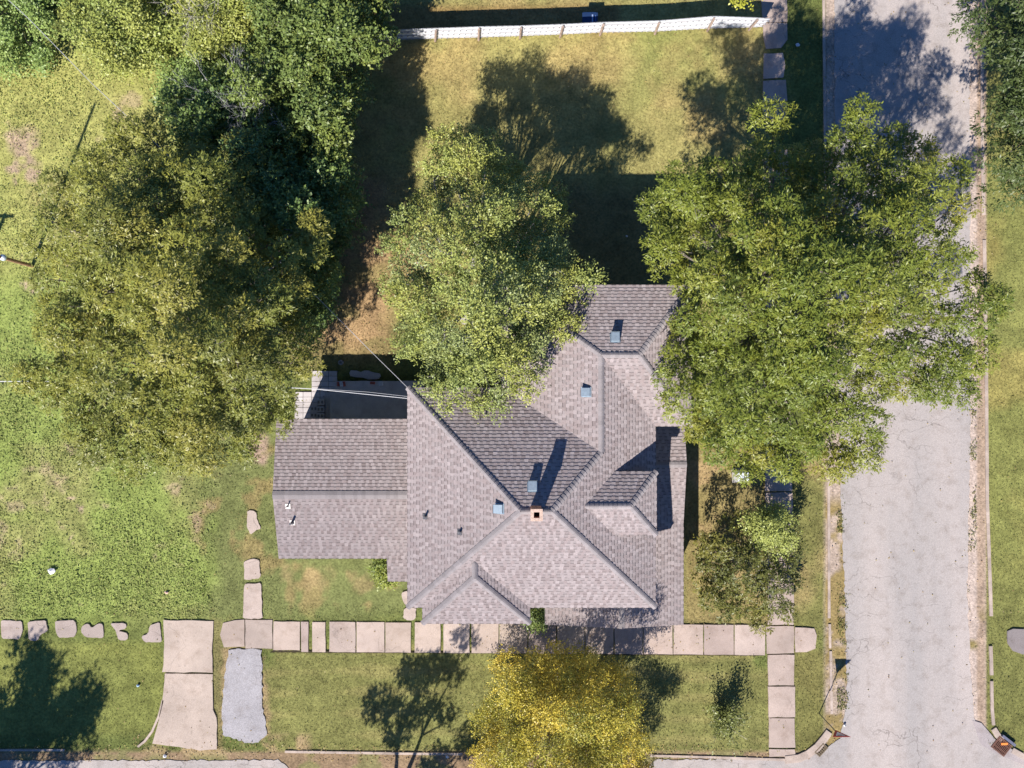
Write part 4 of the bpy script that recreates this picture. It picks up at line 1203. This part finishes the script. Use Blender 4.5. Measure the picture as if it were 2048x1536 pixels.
T2 = [(855, 285), (900, 260), (1000, 260), (1012, 325), (1035, 325), (1105, 345), (1128, 400), (1138, 440), (1105, 470), (1155, 508), (1196, 540), (1175, 620), (1155, 675), (1095, 705), (1085, 775), (1025, 805), (970, 845), (915, 825), (845, 795), (840, 735), (795, 700), (810, 640), (775, 590), (755, 480), (795, 410), (850, 370), (852, 330)]
tree('elm_tree', 'light yellow green elm between the back lawn and the middle of the roof', 'tree', (930, 640), T2, 120, 5.2, 9.2, (.36, .62), 90000, 'elm', ELM, 23, .24, L=(.08, .12), W=.5, under=.12, tilt=1.7, bark=(.3, .28, .26), gaps=((935, 640, 26), (1050, 585, 24), (900, 520, 20)))
T4a = [(500, -220), (820, -220), (800, -60), (778, 20), (770, 70), (752, 140), (715, 185), (700, 270), (660, 320), (590, 290), (520, 210), (430, 190), (440, 120), (520, 90)]
tree('broadleaf_tree', 'mid green tree at the top edge beside the west end of the white fence', 'tree', (640, 40), T4a, 90, 3.8, 7.6, (.5, .85), 70000, 'elm', GREEN, 24, .2, L=(.11, .17), W=.55)
T4b = [(325, 190), (430, 160), (540, 190), (620, 280), (700, 270), (712, 390), (695, 470), (665, 520), (665, 600), (620, 660), (560, 580), (480, 460), (400, 340), (330, 290)]
tree('broadleaf_tree', 'dark shaded green tree between the big left pecan and the back lawn', 'tree', (590, 370), T4b, 95, 3.0, 6.2, (.5, .85), 70000, 'elm', DARK, 25, .18, L=(.11, .17), W=.55)
T6 = [(2005, -60), (2060, -140), (2200, -60), (2250, 140), (2180, 340), (2060, 410), (2040, 400), (2020, 330), (2025, 260), (2008, 200), (2015, 120), (2005, 60)]
tree('street_tree', 'dark green tree cut by the right edge of the photo across the street', 'tree', (2100, 130), T6, 60, 5.0, 8.6, (.6, .9), 60000, 'pecan', [(0.075, 0.105, 0.03), (0.10, 0.13, 0.035), (0.06, 0.09, 0.03)], 26, .24)
T8 = [(950, 1500), (955, 1420), (980, 1345), (1010, 1300), (1080, 1312), (1120, 1288), (1170, 1300), (1235, 1330), (1275, 1380), (1295, 1440), (1312, 1500), (1305, 1640), (1220, 1740), (1080, 1750), (970, 1650)]
tree('yellow_tree', 'golden yellow autumn tree on the front verge at the bottom of the photo', 'tree', (1120, 1440), T8, 110, 2.8, 6.8, (.4, .7), 140000, 'fine', GOLD, 27, .18, L=(.055, .095), W=.55, extra=[(1205, 1432, 6.9, .7), (1245, 1420, 6.3, .65), (1160, 1440, 7.0, .7)])
T7 = [(1372, 1150), (1390, 1090), (1440, 1040), (1500, 1015), (1575, 1025), (1600, 1080), (1600, 1160), (1580, 1235), (1520, 1258), (1450, 1252), (1388, 1205)]
tree('sapling', 'sparse young tree leaning over the east walk, with dark shadow gaps', 'tree', (1500, 1130), T7, 40, 1.4, 3.2, (.35, .58), 17000, 'pecan', [(0.12, 0.13, 0.03), (0.16, 0.165, 0.035), (0.09, 0.105, 0.03), (0.22, 0.20, 0.04)], 28, .07, under=.1, extra=[(1455, 1200, 1.5, .5), (1440, 1140, 1.6, .5)])
T7b = [(1505, 1020), (1560, 1012), (1590, 1035), (1585, 1080), (1555, 1110), (1515, 1095), (1490, 1050)]
tree('sapling', 'small bright green bushy sapling at the top of the sparse young tree', 'tree', (1548, 1050), T7b, 12, 2.0, 3.6, (.35, .55), 7000, 'bush', [(0.30, 0.34, 0.085), (0.36, 0.39, 0.10)], 29, .05, L=(.08, .13), W=.5, under=.2)
for nm, lab, base, poly, z0, z1, n, cols, sd in (
        ('shrub', 'bright green sprawling thicket in the top left corner', (40, 50), [(-260, -150), (120, -150), (150, 60), (110, 120), (40, 140), (-260, 150)], .9, 2.6, 30000, BUSH, 31),
        ('shrub', 'yellow green thicket right of the corner one along the top', (230, 40), [(120, -150), (340, -150), (350, 60), (300, 150), (200, 160), (140, 100)], .8, 2.5, 24000, YGR, 32),
        ('shrub', 'pale yellow leaved thicket beside the bare twigs near the top', (440, 20), [(340, -150), (545, -150), (555, 60), (520, 130), (420, 130), (350, 110)], 1.2, 3.4, 26000, YGR + GOLD[:1], 33),
        ('shrub', 'low green bush joining the thicket to the dark tree', (390, 170), [(300, 130), (420, 110), (450, 180), (420, 250), (340, 240)], .6, 1.8, 11000, BUSH, 34)):
    tree(nm, lab, 'shrub', base, poly, 34, z0, z1, (.5, .85), n, 'bush', cols, sd, .06, L=(.09, .15), W=.6, group='thickets along the lot')
tree('shrub', 'dark green bush in the shade beside the patio paving', 'shrub', (610, 640), [(560, 560), (650, 540), (668, 600), (640, 660), (590, 690)], 14, .8, 2.0, (.4, .7), 9000, 'bush', DARK, 35, .05, L=(.09, .15), W=.55)
tree('shrub', 'small yellow green bush tucked beside the step of the low wing eave', 'shrub', (762, 1140), [(746, 1118), (790, 1116), (792, 1165), (760, 1166), (748, 1140)], 8, .4, 1.0, (.22, .34), 2600, 'bush', [(0.26, 0.29, 0.05), (0.15, 0.2, 0.045)], 36, .03, L=(.09, .14), W=.55)
tree('shrub', 'dark green bush in the gap between the bay and porch roofs', 'shrub', (1075, 1232), [(1050, 1205), (1100, 1205), (1100, 1250), (1050, 1250)], 8, .5, 1.1, (.25, .4), 2600, 'bush', GREEN, 37, .03, L=(.09, .14), W=.55)
tree('shrub', 'yellow leaved sprig reaching in at the top edge by the fence end', 'shrub', (1490, -20), [(1440, -90), (1540, -90), (1545, -5), (1500, 14), (1455, 8)], 10, 1.4, 2.6, (.28, .4), 1500, 'elm', [(0.45, 0.42, 0.05), (0.36, 0.38, 0.05)], 38, .04, L=(.09, .14), W=.6)
tree('broadleaf_tree', 'sparse tree below the frame whose shadow lies on the front verge', 'tree', (830, 1700), [(560, 1620), (640, 1500), (760, 1540), (900, 1490), (1010, 1620), (990, 1860), (800, 1920), (620, 1850)], 1, 5, 6, (.8, 1), 100, 'elm', GREEN, 39, .01) if False else None


def free_tree(name, label, base, center, rad, n_cl, n_leaf, cols, seed, cr=(.6, 1.0), r0=.2):
    rng = np.random.default_rng(seed); root = empty(name, base, label, 'tree')
    d = unit(rng.normal(size=(n_cl, 3))) * (rng.random((n_cl, 1)) ** .5) * np.array(rad); cl = np.concatenate([d + np.array(center), rng.uniform(*cr, (n_cl, 1))], 1)
    m = MB(); limbs(m, base, cl, rng, r0, (.2, .17, .14)); m.build('trunk', M_bark, root, True)
    Vv, col = leaves(cl, n_leaf, rng, 'elm', cols, (.11, .17), .55); link('crown', quads_mesh('crown', Vv - np.array(base), col), M_leaf, root)


free_tree('broadleaf_tree', 'sparse tree south of the street whose shadow lies on the front verge', (-6.4, -22.2, 0), (-6.4, -21.0, 6.0), (3.0, 2.6, 1.9), 17, 10500, GREEN, 51, (.35, .7), .2)
free_tree('broadleaf_tree', 'dense tree south of the street whose shadow darkens the lower left corner', (-25.5, -22.5, 0), (-25.3, -22.0, 6.2), (3.4, 3.2, 1.8), 34, 34000, GREEN, 52, (.6, 1.0), .25)


def bare(name, label, base_px, zb, ht, spread, n, seed, col=(.40, .39, .39), lean=(0, 0), rr=.018):
    rng = np.random.default_rng(seed); b = np.array([*a2(*base_px), 0.0]); root = empty(name, tuple(b), label, 'bare tree')
    m = MB(); hub = b + np.array([lean[0] * .5, lean[1] * .5, zb]); m.tube([b, hub], [rr * 2, rr * 1.5], 7, col); m.build('trunk', M_bark, root, True)
    m = MB()
    def grow(p, d, L, r_, lev):
        q = p + d * L * .5 + rng.normal(size=3) * L * .07; e = p + d * L + rng.normal(size=3) * L * .1
        m.tube([p, q, e], [r_, r_ * .8, r_ * .55], 5, tuple(np.array(col) * rng.uniform(.8, 1.2)), False)
        if lev == 0: return
        for _ in range(rng.integers(3, 5)):
            s = p + (e - p) * rng.uniform(.45, 1.0); grow(s, unit(d + rng.normal(size=3) * .55), L * rng.uniform(.45, .7), r_ * .5, lev - 1)
    for i in range(n):
        a = i * 6.283 / n + rng.uniform(-.3, .3); d = unit(np.array([math.cos(a) * spread + lean[0], math.sin(a) * spread + lean[1], ht])); grow(hub, d, ht * .75, rr, 3)
    m.build('branches', M_bark, root, True)


bare('bare_tree', 'grey leafless tree with fine twigs amid the dark green tree', (530, 275), 3.6, 2.6, 1.6, 5, 61)
bare('bare_tree', 'leafless twiggy tree below the larger bare one, by the pecan edge', (575, 320), 3.4, 2.2, 1.3, 6, 62, (.42, .42, .42))
bare('bare_tree', 'pale leafless twigs beside the yellow thicket near the top', (460, 85), 2.6, 2.0, 1.3, 6, 63, (.5, .45, .42))

# twiggy shrub on the front lawn
rng = np.random.default_rng(70)
b = np.array([*a2(1445, 1440), 0.0]); root = empty('twiggy_shrub', tuple(b), 'thin twiggy shrub with few leaves on the front lawn left of the walk', 'shrub')
m = MB(); tips = []
for i in range(46):
    a = rng.uniform(0, 6.283); sp = rng.uniform(.1, .75); d = unit(np.array([math.cos(a) * sp - .1, math.sin(a) * sp + .25, rng.uniform(.5, 1.3)])); L = rng.uniform(.6, 1.7)
    e = b + d * L; m.tube([b + rng.normal(size=3) * np.array([.08, .08, 0]), b + d * L * .5 + rng.normal(size=3) * .05, e], [.02, .014, .007], 4, (.52, .47, .40), False)
    if i < 34: tips += [[*(b + d * L * t + rng.normal(size=3) * .06), .13] for t in (.55, .8, 1.0)]
m.build('stems', M_bark, root, True)
Vv, col = leaves(np.array(tips), 3000, rng, 'bush', [(0.10, 0.12, 0.035), (0.22, 0.24, 0.06)], (.08, .14), .45)
link('crown', quads_mesh('crown', Vv - b, col), M_leaf, root)
m = MB(); 
# ------------------------------------------------------------------ grass, weeds, fallen leaves
def scatter(n, rng, x0, x1, y0, y1, size, flat, colf, mask, name, W=.3, zz=0.0, over=False):
    x = rng.uniform(x0, x1, n); y = rng.uniform(y0, y1, n)
    px = 1024 + 43 * x; py = 768 - 43 * y
    k = rng.random(n) < mask(x, y, px, py)
    for P in ([] if over else PAVED):
        bb0 = P.min(0); bb1 = P.max(0); near = (x > bb0[0]) & (x < bb1[0]) & (y > bb0[1]) & (y < bb1[1])
        if near.any():
            ins = np.zeros(n, bool); xi, yi = x[near], y[near]; ins[near] = in_poly(xi, yi, P) & (edge_dist(xi, yi, P) > rng.random(len(xi)) ** 2.2 * .20); k &= ~ins
    x, y, px, py = x[k], y[k], px[k], py[k]; m = len(x)
    ld = unit(np.stack([rng.normal(size=m), rng.normal(size=m), rng.uniform(*flat, m)], -1))
    up = np.array([0, 0, 1.0]) + rng.normal(size=(m, 3)) * .5; nr = unit(up - (up * ld).sum(-1, keepdims=True) * ld); wd = np.cross(nr, ld)
    L = rng.uniform(*size, m)[:, None]; w = L * W
    p = np.stack([x, y, np.full(m, zz)], -1)
    Vv = np.stack([p, p + ld * L * .5 + wd * w * .5, p + ld * L, p + ld * L * .5 - wd * w * .5], 1)
    col = colf(x, y, rng)
    ob = link(name, quads_mesh(name, Vv, col), M_grass); tag(ob, kind='stuff')
    return ob


rng = np.random.default_rng(80)
def gcol(x, y, rng): return ground_col(x, y) * rng.uniform(.7, 1.5, (len(x), 1)) * (1 + rng.normal(size=(len(x), 3)) * .06)
notroad = lambda px, py: ((px < 1650) | (px > 1972)) & (py < 1500) & ~((px > 545) & (px < 1528) & (abs(py - 1301 - (px - 438) * 8 / 1100) < 2.2))
house_free = lambda px, py: ~((px > 560) & (px < 1360) & (py > 850) & (py < 1210))
scatter(210000, rng, -24.5, 24.5, -17.2, 18.3, (.05, .09), (.3, 1.2), gcol, lambda x, y, px, py: (notroad(px, py) & house_free(px, py)) * 1.0, 'grass', .32, -.01)
def wcol(x, y, rng):
    c = np.array([(0.28, 0.33, 0.09), (0.33, 0.375, 0.11), (0.22, 0.275, 0.08), (0.38, 0.375, 0.13)])[rng.integers(0, 4, len(x))]
    return (c * .65 + ground_col(x, y) * .45) * rng.uniform(.75, 1.25, (len(x), 1))
def wmask(x, y, px, py):
    nn = vnoise(x + 300, y + 300, 12, 2.2); n1 = vnoise(x + 300, y + 300, 1, 3.0)
    lot = (px < 430 + (n1 - .5) * 120) & (py > 100) & (py < 1238)
    return lot * np.clip((nn - .25) * 2.5, 0.15, 1) * np.where(py > 700, 1, .55)
scatter(90000, rng, -24.5, -9.5, -11, 15, (.06, .115), (.05, .42), wcol, wmask, 'weeds', .5, .0)
def lcol(x, y, rng): return np.array([(0.36, 0.25, 0.11), (0.42, 0.31, 0.12), (0.26, 0.16, 0.08), (0.3, 0.25, 0.09), (0.45, 0.37, 0.2)])[rng.integers(0, 5, len(x))] * rng.uniform(.7, 1.2, (len(x), 1))
def lmask(x, y, px, py):
    nn = vnoise(x + 300, y + 300, 14, 1.3)
    a = ((py > 1490) & (py < 1524) & (px < 1640)) * .9 + ((px > 600) & (px < 820) & (py > 350) & (py < 740)) * .25
    a = a + ((px > 1655) & (px < 1695) & (py > 900)) * .4 + ((px > 1935) & (px < 1966) & (py > 0) & (py < 1430)) * .12 + ((px > 270) & (px < 620) & (py > 1468) & (py < 1510)) * .6
    a = a + ((px > 760) & (px < 1560) & (py > 0) & (py < 64)) * .12 + ((px > 590) & (px < 680) & (py > 740) & (py < 840)) * .2
    return a * np.clip((nn - .3) * 3, .1, 1)
scatter(90000, rng, -24.5, 22, -17.8, 18.3, (.05, .10), (-.1, .35), lcol, lmask, 'fallen_leaves', .6, .03)
def kmask(x, y, px, py):
    nn = vnoise(x + 300, y + 300, 15, .8)
    a = ((px > 1674) & (px < 1698) & (py > 960) & (py < 1420)) * np.clip((nn - .5) * 8, 0, 1) + ((px > 1936) & (px < 1952) & (py > 820) & (py < 1400)) * np.clip((nn - .52) * 8, 0, 1)
    return a
scatter(60000, rng, 14.5, 22, -16.5, 0, (.07, .13), (.3, 1.2), lambda x, y, r: np.array([(0.24, 0.23, 0.07), (0.17, 0.19, 0.05)])[r.integers(0, 2, len(x))] * r.uniform(.7, 1.2, (len(x), 1)), kmask, 'kerb_weeds', .35, .0)

scatter(26000, rng, -24.5, -9.5, -11, 15, (.10, .17), (.1, .7), wcol, lambda x, y, px, py: wmask(x, y, px, py) * np.clip((vnoise(x + 300, y + 300, 21, .5) - .5) * 9, 0, 1), 'tall_weeds', .5, .0)
def omask(x, y, px, py):
    nn = vnoise(x + 300, y + 300, 22, .9)
    a = np.full(len(x), .035) + ((px > 900) & (px < 1420) & (py > 1236) & (py < 1510)) * .22 + ((px > 1640) & (px < 1990) & (py < 860)) * .08 + ((px > 590) & (px < 680) & (py > 735) & (py < 838)) * .5
    a = a + ((px > 1360) & (px < 1640) & (py > 880) & (py < 1290)) * .10 + ((px > 320) & (px < 440) & (py > 1440)) * .12
    return a * np.clip((nn - .3) * 3, .1, 1) * ~((px > 545) & (px < 1372) & (py > 838) & (py < 1236))
scatter(60000, rng, -24.5, 24, -17.6, 18, (.05, .09), (-.1, .3), lcol, omask, 'leaf_litter', .6, .045, True)
